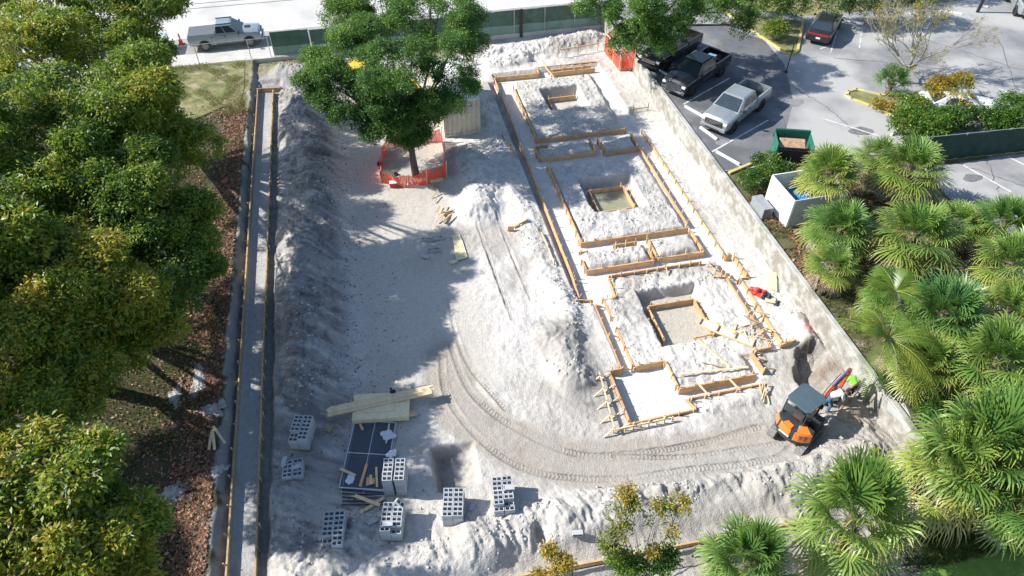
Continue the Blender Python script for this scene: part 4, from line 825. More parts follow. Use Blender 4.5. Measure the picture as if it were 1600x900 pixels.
def pickup(label,loc,rz,m,W=2.02,L=5.85,bed=None,cover=None,front='chrome',group=None,bedcol=None):
    o=thing('pickup_truck',label,'pickup truck',loc,rz,group); h=L/2
    fx=h
    st=[(fx,.48,.80,.80,.02),(fx-.05,.42,.98,.90,.03),(fx-.20,.38,1.10,.96,.05),(fx-.6,.36,1.15,.985,.06),(fx-1.55,.36,1.22,1.0,.05),(fx-1.75,.36,1.22,1.0,.02),(-h+2.05,.38,1.22,1.0,.0)]
    MB().loft(lofty(st,W)).build('body',m,o,bevel=.02,smooth=False)
    # bed
    xb0,xb1=-h+.03,-h+2.05; zt=1.25
    for s in(-1,1):
        q=MB(); yy=s*W/2
        q.add([(xb0,yy*.985,.50),(xb1,yy*.995,.42),(xb1,yy,.9),(xb0,yy*.99,.9),(xb0,yy*.96,zt),(xb1,yy*.965,zt),(xb0,yy-s*.16,zt),(xb1,yy-s*.16,zt),(xb0,yy-s*.16,.62),(xb1,yy-s*.16,.62)],[(0,1,2,3),(3,2,5,4),(4,5,7,6),(6,7,9,8),(0,8,9,1),(0,3,4,6,8),(1,9,7,5,2)]); q.build('bed_side',m,o,bevel=.015)
    MB().box(((xb0+xb1)/2,0,.62),(xb1-xb0-.04,W-.36,.06)).build('bed_floor',bedcol or BLACKP,o)
    MB().box((xb0+.01,0,.90),(.07,W-.36,.66)).build('tailgate',m,o,bevel=.015)
    MB().box((xb1-.03,0,.93),(.05,W-.34,.60)).build('bed_front',bedcol or BLACKP,o)
    if cover: MB().box(((xb0+xb1)/2,0,zt+.02),(xb1-xb0-.02,W-.14,.05)).build('bed_cover',cover,o,bevel=.015)
    cabin(o,m,1.20,1.80,-h+2.07,fx-1.28,-h+2.20,fx-2.10,W*.93,W*.74,((.03,.36),(.40,.78)))
    # front
    MB().box((fx+.0,0,.80),(.06,W*.62,.34)).build('grille',BLACKP if front!='chrome' else CHROME,o,bevel=.02)
    gm=MB()
    for k in range(3): gm.box((fx+.032,0,.70+k*.10),(.012,W*.56,.03))
    gm.build('grille_bar',CHROME if front!='chrome' else BLACKP,o)
    MB().box((fx+.03,0,.50),(.16,W*.88,.22)).build('front_bumper',CHROME if front=='chrome' else m,o,bevel=.04)
    MB().box((fx+.115,0,.44),(.012,W*.5,.09)).build('bumper_vent',BLACKP,o)
    for s in(-1,1):
        MB().box((fx-.03,s*W*.375,.90),(.12,.26,.16)).build('headlight',CLRL,o,bevel=.02)
        MB().box((-h+.03,s*W*.462,.98),(.07,.10,.42)).build('taillight',REDL,o,bevel=.01)
        a=MB(); a.box((fx-1.62,s*(W/2+.15),1.30),(.12,.20,.22)).beam((fx-1.6,s*W*.46,1.25),(fx-1.62,s*(W/2+.1),1.28),.05,.05); a.build('side_mirror',BLACKP,o,bevel=.02)
        for xx in(fx-2.7,fx-3.65): MB().box((xx,s*(W/2+.004),1.06),(.16,.02,.035)).build('door_handle',BLACKP,o)
        for xx in(fx-1.72,fx-2.75,fx-3.75): MB().box((xx,s*(W/2-.006),.80),(.012,.016,.72)).build('door_seam',BLACKP,o)
    MB().box((-h-.05,0,.52),(.18,W*.9,.18)).build('rear_bumper',CHROME,o,bevel=.03)
    MB().box((-h+.0-.15,0,.58),(.01,.31,.12)).build('licence_plate',WHITEP,o)
    MB().box((0,0,.34),(L*.86,W*.6,.16)).build('chassis',BLACKP,o)
    wheelset(o,(fx-.98,-h+1.15),W)
    return o
def sedan(label,loc,rz,m,W=1.9,L=4.95,kind='sedan',group=None):
    o=thing('parked_car',label,'car',loc,rz,group); h=L/2; suv=kind=='suv'
    up=.32 if suv else 0; bt=.98+up*.6
    st=[(h,.34+up*.3,.62+up,.74,.01),(h-.08,.26+up*.3,.74+up,.87,.03),(h-.4,.22+up*.3,.84+up,.95,.04),(h-1.2,.22+up*.3,.92+up*.8,.99,.04),(h-1.5,.22+up*.3,bt,1.0,.02),(-h+1.1,.22+up*.3,bt+.03,1.0,.02),(-h+.35,.24+up*.3,bt+.02,.96,.02),(-h+.05,.32+up*.3,bt-.06,.90,.01),(-h,.42+up*.3,bt-.22,.84,.0)]
    MB().loft(lofty(st,W)).build('body',m,o,bevel=.02)
    if suv: cabin(o,m,bt,1.78,-h+.12,h-1.15,-h+.38,h-1.95,W*.93,W*.76,((.05,.28),(.32,.55),(.58,.82)))
    else: cabin(o,m,bt-.02,1.42,-h+.55,h-1.25,-h+1.35,h-2.1,W*.92,W*.66,((.20,.48),(.51,.76)),crown=.04)
    for s in(-1,1):
        MB().box((h-.10,s*W*.36,.66+up),(.14,.34,.12)).build('headlight',CLRL,o,bevel=.02)
        a=MB(); a.box((h-1.75,s*(W/2+.10),bt+.08),(.12,.18,.14)); a.build('side_mirror',m,o,bevel=.03)
        for xx in(h-1.75,h-2.75,h-3.65): MB().box((xx,s*(W/2-.006),bt-.42),(.012,.016,.5)).build('door_seam',BLACKP,o)
        if suv: MB().box((-h+.06,s*W*.42,bt+.10),(.08,.14,.34)).build('taillight',REDL,o,bevel=.02)
    MB().box((h-.0,0,.45+up),(.04,W*.5,.2)).build('grille',BLACKP,o,bevel=.02)
    if not suv: MB().box((-h+.035,0,bt-.11),(.09,W*.80,.11)).build('tail_light_band',REDL,o,bevel=.02)
    MB().box((-h-.005,0,bt-.36),(.03,.31,.13)).build('licence_plate',WHITEP,o)
    if suv:
        for s in(-1,1): MB().tube([(-h+.6,s*W*.36,1.88),(h-2.2,s*W*.36,1.88)],.02,6).build('roof_rail',STEEL,o)
    wheelset(o,(h-.95,-h+1.05),W,r=.34 if not suv else .37,wt=.23)
    return o
SILV=paint('silver_paint',(0.33,0.36,0.375),.4); BLK=paint('black_paint',(0.012,0.012,0.014),.1); WHT=paint('white_car_paint',(0.75,0.77,0.78),0); GRYP=paint('pale_grey_paint',(0.25,0.29,0.32),.15); CHB=paint('dark_charger_paint',(0.02,0.022,0.026),.2)
def between(a,b,z): 
    p=G(*a,z); q=G(*b,z); return p,q,math.atan2(q.y-p.y,q.x-p.x)
# silver pickup: wheel contacts front (1145,207) rear (1186,173) are on its right-hand (south-east) side
ha=R(26.5)
def park(front_c,ha,L,z=ZL): p=G(*front_c,z); return (p.x-math.cos(ha)*L/2,p.y-math.sin(ha)*L/2,z)
pa=G(1146,207,ZL); pb=G(1186,173,ZL); ax=math.atan2(pa.y-pb.y,pa.x-pb.x)
def placeside(a,b,W,off_f,L,z):   # a = front right... wheel contact nearest camera, b = rear one
    p=G(*a,z); q=G(*b,z); an=math.atan2(p.y-q.y,p.x-q.x); d=Vector((math.cos(an),math.sin(an),0)); left=Vector((-d.y,d.x,0)); return p,d,left,an
p,d,left,an=placeside((1145,208),(1186,174),2.02,0,5.85,ZL)
# heading towards lower-left of the photo; camera sees its left flank (south-east side)
c=p-left*1.0-d*(5.85/2-.98)
sp_=pickup('silver grey pickup with open black-lined bed, parked nearest the wall corner in full sun',(c.x,c.y,ZL),an,SILV,front='black')
p,d,left,an=placeside((1081,150),(1132,125),2.05,0,5.95,ZL); an=sp_.rotation_euler[2]-R(1); d=Vector((math.cos(an),math.sin(an),0)); left=Vector((-d.y,d.x,0))
c=p-left*1.0-d*(5.95/2-.98)
bp_=pickup('black pickup with chrome front and a blue box in its bed, half in tree shade',(c.x,c.y,ZL),an,BLK,W=2.06,L=5.95)
v=Matrix.Rotation(an,4,'Z')@Vector((-1.9,-.1,0)); o=tag(MB().box((0,0,0),(.75,.6,.5)).build('blue_box',mat('light_blue_plastic',(0.25,0.45,0.62),.5,.1,5),bevel=.02),'light blue box standing in the bed of the black pickup','box'); o.location=(c.x+v.x,c.y+v.y,ZL+.92); o.rotation_euler=(0,0,an)
c2=c+Vector((-left.x,-left.y,0))*3.4+d*.4; c2=c-left*3.3-d*1.7
pickup('black pickup mostly hidden under the parking lot oak',(c2.x,c2.y,ZL),an,BLK,W=2.0,L=5.7,front='black')
# street pickup, facing +x
p=G(345,82,.34); q=G(404,77,.34)
o=pickup('pale grey street pickup with black roof rails and grey bed cover, parked on the verge',(-10.4,57.55,.34),R(1.5),GRYP,W=1.92,L=5.5,cover=mat('grey_bed_cover',(0.12,0.135,0.15),.6,.1,5),front='black')
for s in(-1,1): MB().box((.08,s*.60,1.875),(1.25,.05,.05)).build('roof_rail',BLACKP,o)
MB().box((1.75,0,1.255),(.42,.42,.03)).build('bonnet_scoop',BLACKP,o)
sedan('white car on the street verge mostly hidden behind the left trees',(-17.3,57.6,.34),0,WHT,kind='suv')
# black sedan seen from the rear, heading away
a=G(1262,72,ZL); b=G(1284,34,ZL); an=math.atan2(b.y-a.y,b.x-a.x)
p=G(1274,72,ZL); d=Vector((math.cos(an),math.sin(an),0)); c=p+d*2.5
sedan('black sedan with full-width red tail lights parked beside the yellow corner kerb',(c.x,c.y,ZL),an,CHB)
c=G(1590,24,ZL); sedan('silver estate car at the far right corner of the lot',(c.x+1.2,c.y+1.0,ZL),R(62),SILV,kind='suv')
c=G(1490,176,ZL); sedan('white car mostly hidden behind the green shrubs of the lot island',(c.x,c.y,ZL),R(-20),WHT)
# wheel stops
def stop(a,b,lab,i):
    p=G(*a,ZL); q=G(*b,ZL); cc=(p+q)/2; an=math.atan2(q.y-p.y,q.x-p.x); mb=MB(); l=(q-p).length
    mb.loft([[(x,-.08,0),(x,.08,0),(x,.055,.12),(x,-.055,.12)] for x in(-l/2,l/2)]); o=mb.build('wheel_stop',WHITEP,bevel=.01); o.location=(cc.x,cc.y,ZL+.01); o.rotation_euler=(0,0,an); tag(o,lab,'wheel stop','concrete wheel stops in the parking lot')
stop((1070,167),(1100,184),'white wheel stop between the black and the silver pickups',0); stop((1094,200),(1120,219),'white wheel stop in front of the silver pickup',1); stop((1119,238),(1155,258),'white wheel stop of the empty stall nearest the planting bed',2)
stop((1030,110),(1046,120),'white wheel stop in front of the black pickup',2)
stop((1317,32),(1349,38),'wheel stop beside the black sedan',3); stop((1420,22),(1454,28),'wheel stop behind the bare tree top',4); stop((1469,18),(1503,23),'wheel stop right of the one behind the bare tree',5); stop((1520,9),(1543,12),'wheel stop left of the far silver car',6); stop((1392,212),(1408,204),'short wheel stop below the lot island shrubs',7)
# dumpster
DG=mat('dumpster_green',(0.03,0.16,0.11),.55,.12,3,dirt=((0.16,0.10,0.06),2,.6)); DGL=mat('dumpster_lid',(0.025,0.03,0.03),.5,.2,3)
p=G(1207,258,ZL); q=G(1262,262,ZL); o=thing('dumpster','green dumpster with ribbed black front and its lid folded open, beyond the vine bed','dumpster',(p.x,p.y,ZL),math.atan2(q.y-p.y,q.x-p.x)); L=(q-p).length
def walls(o,L,W,h,m,t=.05):
    MB().box((L/2,0,h*.45),(L,t,h*.9)).build('front_wall',DGL,o); MB().box((L/2,W,h/2+.08),(L,t,h+.16)).build('rear_wall',m,o); MB().box((0,W/2,h/2),(t,W-.06,h)).build('side_wall',m,o); MB().box((L,W/2,h/2),(t,W-.06,h)).build('side_wall',m,o); MB().box((L/2,W/2,.08),(L-.06,W-.06,.06)).build('floor',mat('rusty_floor',(0.30,0.19,0.13),.8,.3,4),o)
walls(o,L,1.5,1.45,DG)
mb=MB(); 
for k in range(14): mb.box((.1+k*(L-.2)/13,-.045,.62),(.06,.05,1.1))
mb.build('front_rib',DGL,o); M_=Matrix.Translation((L/2,1.75,1.22))@Matrix.Rotation(R(-68),4,'X'); MB().box(0,(L-.05,.85,.04),M=M_).build('lid',DG,o); M_=Matrix.Translation((L/2-.1,.55,1.15))@Matrix.Rotation(R(28),4,'X'); MB().box(0,(L*.72,.9,.03),M=M_).build('cardboard',mat('rusty_cardboard',(0.42,0.27,0.18),.8,.2,4),o)
for s in(0,L): MB().box((s,.5,1.0),(.12,.5,.12)).build('fork_pocket',DG,o)
# white enclosure with blue tarp
PW=mat('white_panel',(0.74,0.75,0.75),.55,.05,2,dirt=((0.50,0.52,0.50),1.3,.6)); BT=mat('blue_tarp',(0.02,0.20,0.55),.5,.12,4,dirt=((0.05,0.32,0.6),2,.55))
o=thing('panel_enclosure','roofless white panel enclosure with a blue tarp inside, beside the palms','enclosure',(21.1,25.75,ZL),R(1.5))
h=1.85
MB().box((0,1.2,h/2),(.06,2.4,h)).build('west_panel',PW,o); MB().box((1.6,0,h/2),(3.14,.06,h)).build('front_panel',mat('shaded_white_panel',(0.42,0.47,0.44),.6,.08,2),o); MB().box((1.6,2.4,h/2),(3.14,.06,h)).build('rear_panel',PW,o); MB().box((3.2,1.2,h/2),(.06,2.34,h)).build('east_panel',PW,o)  # front panel is white too, its shade put into the greenish grey colour
mb=MB(); 
for i in range(9):
    for j in range(7): mb.v.append((1.0+i*.24,.1+j*.36,.75+.5*(i/8)+.12*math.sin(i*1.3+j)+.08*math.sin(j*2.1)))
mb.f=[(a*7+b,(a+1)*7+b,(a+1)*7+b+1,a*7+b+1) for a in range(8) for b in range(6)]; mb.build('blue_cover',BT,o,smooth=True)
MB().box((.55,1.2,.45),(.8,2.1,.9)).build('grey_machine',mat('grey_cabinet',(0.18,0.2,0.22),.5,.1,3),o,bevel=.03)
for k in range(5): MB().box((-.035,.9+.16*k,1.25-.06*(k%2)),(.012,.07,.09)).build('vent_hole',BLACKP,o)
# air conditioning unit behind the wall
o=thing('condenser_unit','grey box unit with louvred black side, squeezed behind the wall','air conditioner',(20.38,27.35,ZL),R(2)); o.scale=(.78,.78,.78); MB().box((0,0,.45),(.75,1.7,.88)).build('casing',mat('grey_casing',(0.25,0.27,0.29),.5,.08,3),o,bevel=.02)
MB().box((0,-.86,.45),(.7,.02,.8)).build('louvre_panel',BLACKP,o); mb=MB(); [mb.box((-.3+k*.1,-.875,.45),(.03,.02,.78)) for k in range(7)]; mb.build('louvre',STEEL,o)
# poles, cone
p=G(1228,113,ZL); 
o=thing('sign_pole','thin dark pole standing in the lot by the yellow corner kerb','pole',(p.x,p.y,ZL)); MB().tube([(0,0,0),(0,0,2.2)],.035,8).build('shaft',BLACKP,o); MB().tube([(0,0,0),(0,0,.08)],.12,10).build('base',BLACKP,o)
p=G(1527,19,ZL); o=thing('utility_pole','dark slanting utility pole at the far edge of the lot','pole',(p.x,p.y,ZL)); MB().tube([(0,0,0),(.5,.3,8)],[.14,.1],8).build('shaft',BLACKP,o)
p=G(284,70,.34); o=thing('traffic_cone','orange traffic cone on the street left of the grey pickup','traffic cone',(p.x,p.y,.34)); CO=mat('orange_plastic',(0.75,0.13,0.03),.5,.1,5)
MB().tube([(0,0,.03),(0,0,.95)],[.19,.04],14).build('cone',CO,o); MB().box((0,0,.02),(.48,.48,.04)).build('base',BLACKP,o); MB().tube([(0,0,.5),(0,0,.68)],[.115,.085],14).build('reflective_band',WHITEP,o)
# yellow loader behind the oak
YM=mat('yellow_machine_paint',(0.72,0.45,0.03),.45,.08,3,dirt=((0.4,0.3,0.12),2,.62))
o=thing('backhoe_loader','yellow construction machine half hidden behind the big oak','loader',(.2,47.2,.05),R(12))
MB().loft([[(x,-.55,.7),(x,.55,.7),(x,.5,z),(x,-.5,z)] for x,z in((-.9,1.5),(0,1.55),(1.6,1.45),(1.9,1.2))]).build('engine_hood',YM,o,bevel=.04)
for x in(-1.1,.1):
    for s in(-1,1): MB().beam((x,s*.62,1.3),(x,s*.58,2.6),.08,.08,up=(0,1,0)).build('cab_post',YM,o)
MB().box((-.5,0,2.65),(1.5,1.4,.12)).build('cab_roof',YM,o,bevel=.04); MB().box((-.5,0,1.9),(1.1,1.1,1.2)).build('cab_glass',GLASS,o)
for x,r_ in((-.9,.65),(1.4,.45)):
    for s in(-1,1): MB().tube([(x,s*.62,r_),(x,s*1.0,r_)],r_,20).build('wheel',RUB,o)
for s in(-1,1): MB().tube([(.4,s*.55,1.4),(1.9,s*.6,1.0),(2.6,s*.6,.4)],.09,6).build('lift_arm',YM,o)
MB().loft([[(x,-1.1,z),(x,1.1,z),(x2,1.1,z2),(x2,-1.1,z2)] for x,z,x2,z2 in((2.5,.1,2.6,.15),(2.55,.8,2.65,.8))]).build('bucket',YM,o); MB().box((3.0,0,.12),(.9,2.2,.06)).build('bucket_lip',YM,o)
MB().tube([(-1.2,0,1.2),(-2.0,0,2.8),(-2.9,0,2.0),(-2.8,0,.8)],.11,6).build('rear_boom',YM,o)
# ------------------------------------------------------------ mini excavator
OR=mat('excavator_orange',(0.72,0.20,0.03),.4,.06,3,coat=.3,dirt=((0.42,0.30,0.20),2.5,.62)); DGR=mat('excavator_dark_grey',(0.035,0.04,0.045),.5,.15,3); CAN=mat('canopy_blue_grey',(0.065,0.10,0.125),.5,.08,1.5); REDH=mat('boom_red_orange',(0.46,0.085,0.025),.4,.08,3)
rr_=G(1214,684,.1); hd=R(31); ex=Vector((math.cos(hd),math.sin(hd),0)); eb=rr_+ex*1.02
zex=gz(eb.x,eb.y)+.0
E_=thing('mini_excavator','orange and dark grey mini excavator with blue-grey canopy roof, digging by the wall','excavator',(eb.x+.05,eb.y-.42,zex),hd); E_.scale=(.96,.96,.96)
TRM=mat('dusty_track_rubber',(0.20,0.20,0.195),.9,.2,12)
for s in(-1,1):
    n=64; pts=[]; r_=.25; hl=.80; per=4*hl+2*math.pi*r_
    for k in range(n):
        t=k/n*per; rr2=r_+(0.03 if k%2 else 0)
        if t<2*hl: x,z=-hl+t,r_*2+(rr2-r_)
        elif t<2*hl+math.pi*r_: a=(t-2*hl)/r_; x,z=hl+math.sin(a)*rr2,r_+math.cos(a)*rr2
        elif t<4*hl+math.pi*r_: x,z=hl-(t-2*hl-math.pi*r_),0-(rr2-r_)*.5
        else: a=(t-4*hl-math.pi*r_)/r_; x,z=-hl-math.sin(a)*rr2,r_-math.cos(a)*rr2
        pts.append((x,z))
    MB().loft([[(x,s*.68-.17,z+.02) for x,z in pts],[(x,s*.68+.17,z+.02) for x,z in pts]]).build('track',TRM,E_)
    MB().box((0,s*.68,.27),(1.3,.36,.2)).build('track_frame',DGR,E_)
MB().box((0,0,.36),(1.2,1.1,.22)).build('undercarriage',DGR,E_)
MB().tube([(0,0,.44),(0,0,.62)],.42,20).build('slew_ring',DGR,E_)
bl=MB(); bl.loft([[(1.42,y,.02),(1.50,y,.02),(1.46,y,.36),(1.36,y,.38)] for y in(-.85,.85)]); bl.build('dozer_blade',DGR,E_); 
for s in(-1,1): MB().beam((.6,s*.3,.3),(1.4,s*.45,.2),.1,.1).build('blade_arm',DGR,E_)
HS=thing('upper_house',None,None,(0,0,0),R(-5)); HS.parent=E_
def arcp(r,a0,a1,n=10,cx=0,cy=0): return [(cx+r*math.cos(R(a0+(a1-a0)*k/n)),cy+r*math.sin(R(a0+(a1-a0)*k/n))) for k in range(n+1)]
plan=[(.80,-.72),(.80,.70)]+arcp(.98,118,242,14,-.05,0); 
MB().prism(plan,.60,.78).build('deck',DGR,HS,bevel=.03)
hood=[(-.15,.80)]+arcp(1.0,125,235,14,0,0)+[(-.15,-.80)]
MB().prism(hood,.785,1.26).build('engine_cover',DGR,HS,bevel=.06)
def arcpanel(name,a0,a1,r0,z0,z1,m,n=8):
    mb=MB(); P0=arcp(r0,a0,a1,n); mb.loft([[(x,y,z0),(x*.975,y*.975,z1),(x*.93,y*.93,z1+.005),(x*.93,y*.93,z0)] for x,y in P0]); return mb.build(name,m,HS,bevel=.015)
arcpanel('side_panel',196,240,1.03,.80,1.30,OR); arcpanel('rear_panel',152,186,1.03,.86,1.30,OR); arcpanel('side_panel',122,144,1.03,.80,1.24,OR)
MB().prism(arcp(.93,200,238,8)+arcp(.50,238,200,8),1.27,1.30).build('top_panel',OR,HS,bevel=.01)
MB().prism(arcp(.93,155,183,6)+arcp(.66,183,155,6),1.27,1.30).build('top_panel',OR,HS,bevel=.01)
for k in range(4):
    for a0 in(208,220): arcpanel('vent_slot',a0,a0+9,1.036,.92+k*.085,.955+k*.085,BLACKP,3)
arcpanel('counterweight',150,212,1.06,.62,.80,DGR,10)
MB().box((-1.05,.12,.90),(.02,.5,.07)).build('white_marking',WHITEP,HS)
MB().box((.45,-.50,1.0),(.62,.40,.44)).build('right_console',DGR,HS,bevel=.05)
MB().box((-.02,.22,.98),(.5,.48,.14)).build('seat_cushion',BLACKP,HS,bevel=.05); MB().box((-.27,.22,1.28),(.12,.46,.56)).build('seat_back',BLACKP,HS,bevel=.05)
for s in(.5,-.06): MB().box((.05,s,1.12),(.5,.1,.12)).build('arm_console',DGR,HS,bevel=.02); MB().tube([(.25,s,1.15),(.28,s,1.4)],.018,6).build('lever',BLACKP,HS)
RF=[(-.30,-.35),(.78,-.35),(.92,-.20),(.92,.72),(.78,.86),(-.30,.86),(-.44,.72),(-.44,-.20)]
MB().prism(RF,2.16,2.23).build('canopy_roof',CAN,HS,bevel=.03)
mb=MB(); [mb.box((.02+k*.24,.26,2.237),(.035,.8,.02)) for k in range(4)]; mb.build('roof_rib',CAN,HS,bevel=.005)
for x,y,x2 in((-.36,-.26,-.42),(-.36,.77,-.42),(.74,-.27,.72),(.80,.78,.78)): MB().beam((x2,y,.8),(x,y,2.17),.06,.06,up=(0,1,0)).build('canopy_post',DGR,HS)
MB().box((-.45,.25,1.75),(.02,.9,.5)).build('rear_screen',GLASS,HS)
# boom, arm, bucket
def plate(name,pts,y,wd,m,par):
    mb=MB(); n=len(pts); return mb.loft([[(a,y-wd/2,b) for a,b in pts],[(a,y+wd/2,b) for a,b in pts]]).build(name,m,par,bevel=.01)
BY=-.05
plate('boom_pivot',[(.78,.55),(1.12,.62),(1.12,.95),(.78,1.0)],BY,.26,DGR,HS)
plate('boom',[(.95,.70),(1.15,.72),(1.75,1.75),(2.55,2.15),(3.05,2.12),(3.02,2.22),(2.5,2.32),(1.60,1.93)],BY,.13,REDH,HS)
MB().tube([(1.1,BY,.75),(1.62,BY,1.5)],.05,8).build('boom_cylinder',CHROME,HS)
MB().tube([(1.75,BY,2.15),(2.75,BY,2.48)],.055,8).build('arm_cylinder',mat('purple_steel',(0.25,0.2,0.42),.3,.1,3,metal=.5),HS)
plate('arm',[(2.75,2.48),(3.05,2.40),(3.12,2.1),(2.95,.95),(2.82,.95),(2.84,2.0)],BY,.14,REDH,HS)
plate('bucket',[(2.70,.95),(3.05,.95),(3.12,.55),(2.9,.30),(2.55,.35),(2.72,.6)],BY,.5,DGR,HS)
for s in(-.1,.1): MB().tube([(1.0,BY+s,1.0),(1.5,BY+s,2.05),(2.4,BY+s,2.44)],.018,5).build('hydraulic_hose',BLACKP,HS)
MB().box((.72,-.30,1.75),(.06,.16,.24)).build('mirror',GLASS,HS)
# ------------------------------------------------------------ workers
def skin(name,pts,edges,rad,m,parent=None,root=0,lv=2):
    me=bpy.data.meshes.new(name); me.from_pydata([tuple(p) for p in pts],edges,[]); me.materials.append(m); o=bpy.data.objects.new(name,me); C.objects.link(o)
    s=o.modifiers.new('s','SKIN'); s.use_smooth_shade=True; sv=me.skin_vertices[0].data if me.skin_vertices else None
    if sv is None:
        bm=bmesh.new(); bm.from_mesh(me); bm.verts.layers.skin.verify(); bm.to_mesh(me); bm.free(); sv=me.skin_vertices[0].data
    for i,r in enumerate(rad): sv[i].radius=(r,r) if not hasattr(r,'__len__') else r; sv[i].use_root=(i==root)
    u=o.modifiers.new('u','SUBSURF'); u.levels=lv; u.render_levels=lv
    if parent: o.parent=parent
    return o
SKN=mat('skin',(0.36,0.20,0.13),.6,.08,8); JEAN=mat('blue_jeans',(0.05,0.14,0.26),.85,.15,9); WSH=mat('white_shirt_cloth',(0.72,0.73,0.74),.85,.05,6); HVG=mat('hi_vis_green_cloth',(0.22,0.75,0.06),.8,.05,6); DKT=mat('dark_trousers',(0.03,0.03,0.035),.9,.2,6); HAIR=mat('dark_hair',(0.02,0.015,0.012),.7,.2,20)
def bender(label,loc,rz,shirt,trous,cap=None,lean=1.0):
    """bending-over standing figure, +x is the way he faces"""
    o=thing('person',label,'person',loc,rz)
    hip=Vector((-.12,0,.93)); ch=hip+Vector((.40*lean,0,.14)); sh_=hip+Vector((.52*lean,0,.16)); nk=sh_+Vector((.09,0,-.0)); hdv=sh_+Vector((.25,0,-.06))
    P=[hip,hip+Vector((.14,0,.07)),ch,sh_,nk,hdv,hdv+Vector((.07,0,-.05))]; Ed=[(0,1),(1,2),(2,3),(3,4),(4,5),(5,6)]; Rr=[(.14,.11),(.135,.105),(.16,.12),(.10,.08),.06,.105,.085]
    for s in(-1,1):
        b=len(P); P+=[hip+Vector((0,s*.10,-.05)),Vector((.06,s*.16,.50)),Vector((-.04,s*.19,.10)),Vector((.12,s*.20,.04))]; Ed+=[(0,b),(b,b+1),(b+1,b+2),(b+2,b+3)]; Rr+=[.10,.062,.045,.04]
        b=len(P); P+=[sh_+Vector((-.02,s*.19,-.02)),sh_+Vector((.06,s*.25,-.28)),sh_+Vector((.24,s*.17,-.47)),sh_+Vector((.29,s*.15,-.55))]; Ed+=[(3,b),(b,b+1),(b+1,b+2),(b+2,b+3)]; Rr+=[.06,.045,.034,.028]
    skin('body',P,Ed,Rr,SKN,o)
    # hands: five short fingers each
    for s in(-1,1):
        w0=sh_+Vector((.29,s*.15,-.55)); hp=[w0,w0+Vector((.02,0,-.07))]; he=[(0,1)]; hr=[(.03,.022),(.036,.018)]
        for k,(dy,l) in enumerate(((-.027,.055),(-.009,.07),(.009,.066),(.027,.052))): b=len(hp); hp+=[hp[1]+Vector((.01,dy,-.03)),hp[1]+Vector((.0,dy*1.1,-.03-l))]; he+=[(1,b),(b,b+1)]; hr+=[.010,.008]
        b=len(hp); hp+=[w0+Vector((.03,-s*.035,-.03)),w0+Vector((.05,-s*.05,-.075))]; he+=[(0,b),(b,b+1)]; hr+=[.012,.009]
        skin('hand',hp,he,hr,SKN,o,lv=1)
    P=[hip,hip+Vector((.05,0,.03))]; Ed=[(0,1)]; Rr=[(.165,.135),(.16,.13)]
    for s in(-1,1): b=len(P); P+=[hip+Vector((0,s*.10,-.08)),Vector((.06,s*.16,.50)),Vector((-.04,s*.19,.13))]; Ed+=[(0,b),(b,b+1),(b+1,b+2)]; Rr+=[.115,.08,.068]
    skin('trousers',P,Ed,Rr,trous,o)
    P=[hip+Vector((.04,0,.03)),hip+Vector((.16,0,.08)),ch,sh_]; Ed=[(0,1),(1,2),(2,3)]; Rr=[(.165,.14),(.165,.13),(.20,.145),(.13,.10)]
    for s in(-1,1): b=len(P); P+=[sh_+Vector((-.02,s*.2,-.02)),sh_+Vector((.04,s*.245,-.19))]; Ed+=[(3,b),(b,b+1)]; Rr+=[.085,.072]
    skin('shirt',P,Ed,Rr,shirt,o)
    for s in(-1,1): MB().loft([[(x,s*.195+y*.05*k,z*.1) for y,z in((-1,0),(1,0),(1,.8*k),(-1,.8*k))] for x,k in((-.1,.9),(.02,1),(.15,.7),(.2,.4))]).build('boot',BLACKP,o,bevel=.01)
    hh=MB(); bm=bmesh.new(); bmesh.ops.create_uvsphere(bm,u_segments=14,v_segments=10,radius=.118); me=bpy.data.meshes.new('hat'); 
    for v in bm.verts: v.co.z=max(v.co.z,-.01); v.co.x*=1.12
    bm.to_mesh(me); bm.free(); me.materials.append(cap or HAIR); q=bpy.data.objects.new('hair' if not cap else 'cap',me); C.objects.link(q); q.parent=o; q.location=hdv+Vector((.03,0,.02)); q.rotation_euler=(0,R(45),0)
    return o
wp=G(1289,640,.0); W1=bender('person in white shirt and blue jeans bending over beside the excavator boom',(wp.x,wp.y,gz(wp.x,wp.y)),R(-8),WSH,JEAN)
wp=G(1322,618,.0); W2=bender('person in bright green shirt and dark trousers stooping by the wall under the palm fronds',(wp.x,wp.y-.1,gz(wp.x,wp.y)),R(100),HVG,DKT,cap=None,lean=.75)
bag('mound of pale rock and dug clay behind the person in the white shirt',1320,655,.55,mat('pale_rock',(0.36,0.30,0.24),.95,.2,4,.02,15),None,21,'dug_clod','clod',.55)
# cut palm trunk lengths leaning against the wall
for i,(a,b,za,zb) in enumerate((((1322,634),(1352,592),.1,1.6),((1340,622),(1372,590),.3,1.6),((1360,628),(1370,610),.9,1.5))):
    p=G(*a,za); q=G(*b,zb); o=MB().tube([Vector((0,0,0)),(q-p)*.5+Vector((.05,.02,.05)),q-p],[.07,.06,.05],8).build('leaning_pole',BARKP,smooth=True); o.location=p; tag(o,['longest bare trunk pole','middle bare trunk pole','shortest bare trunk pole'][i]+' leaning against the wall beside the workers','pole','trunk poles leaning by the workers')
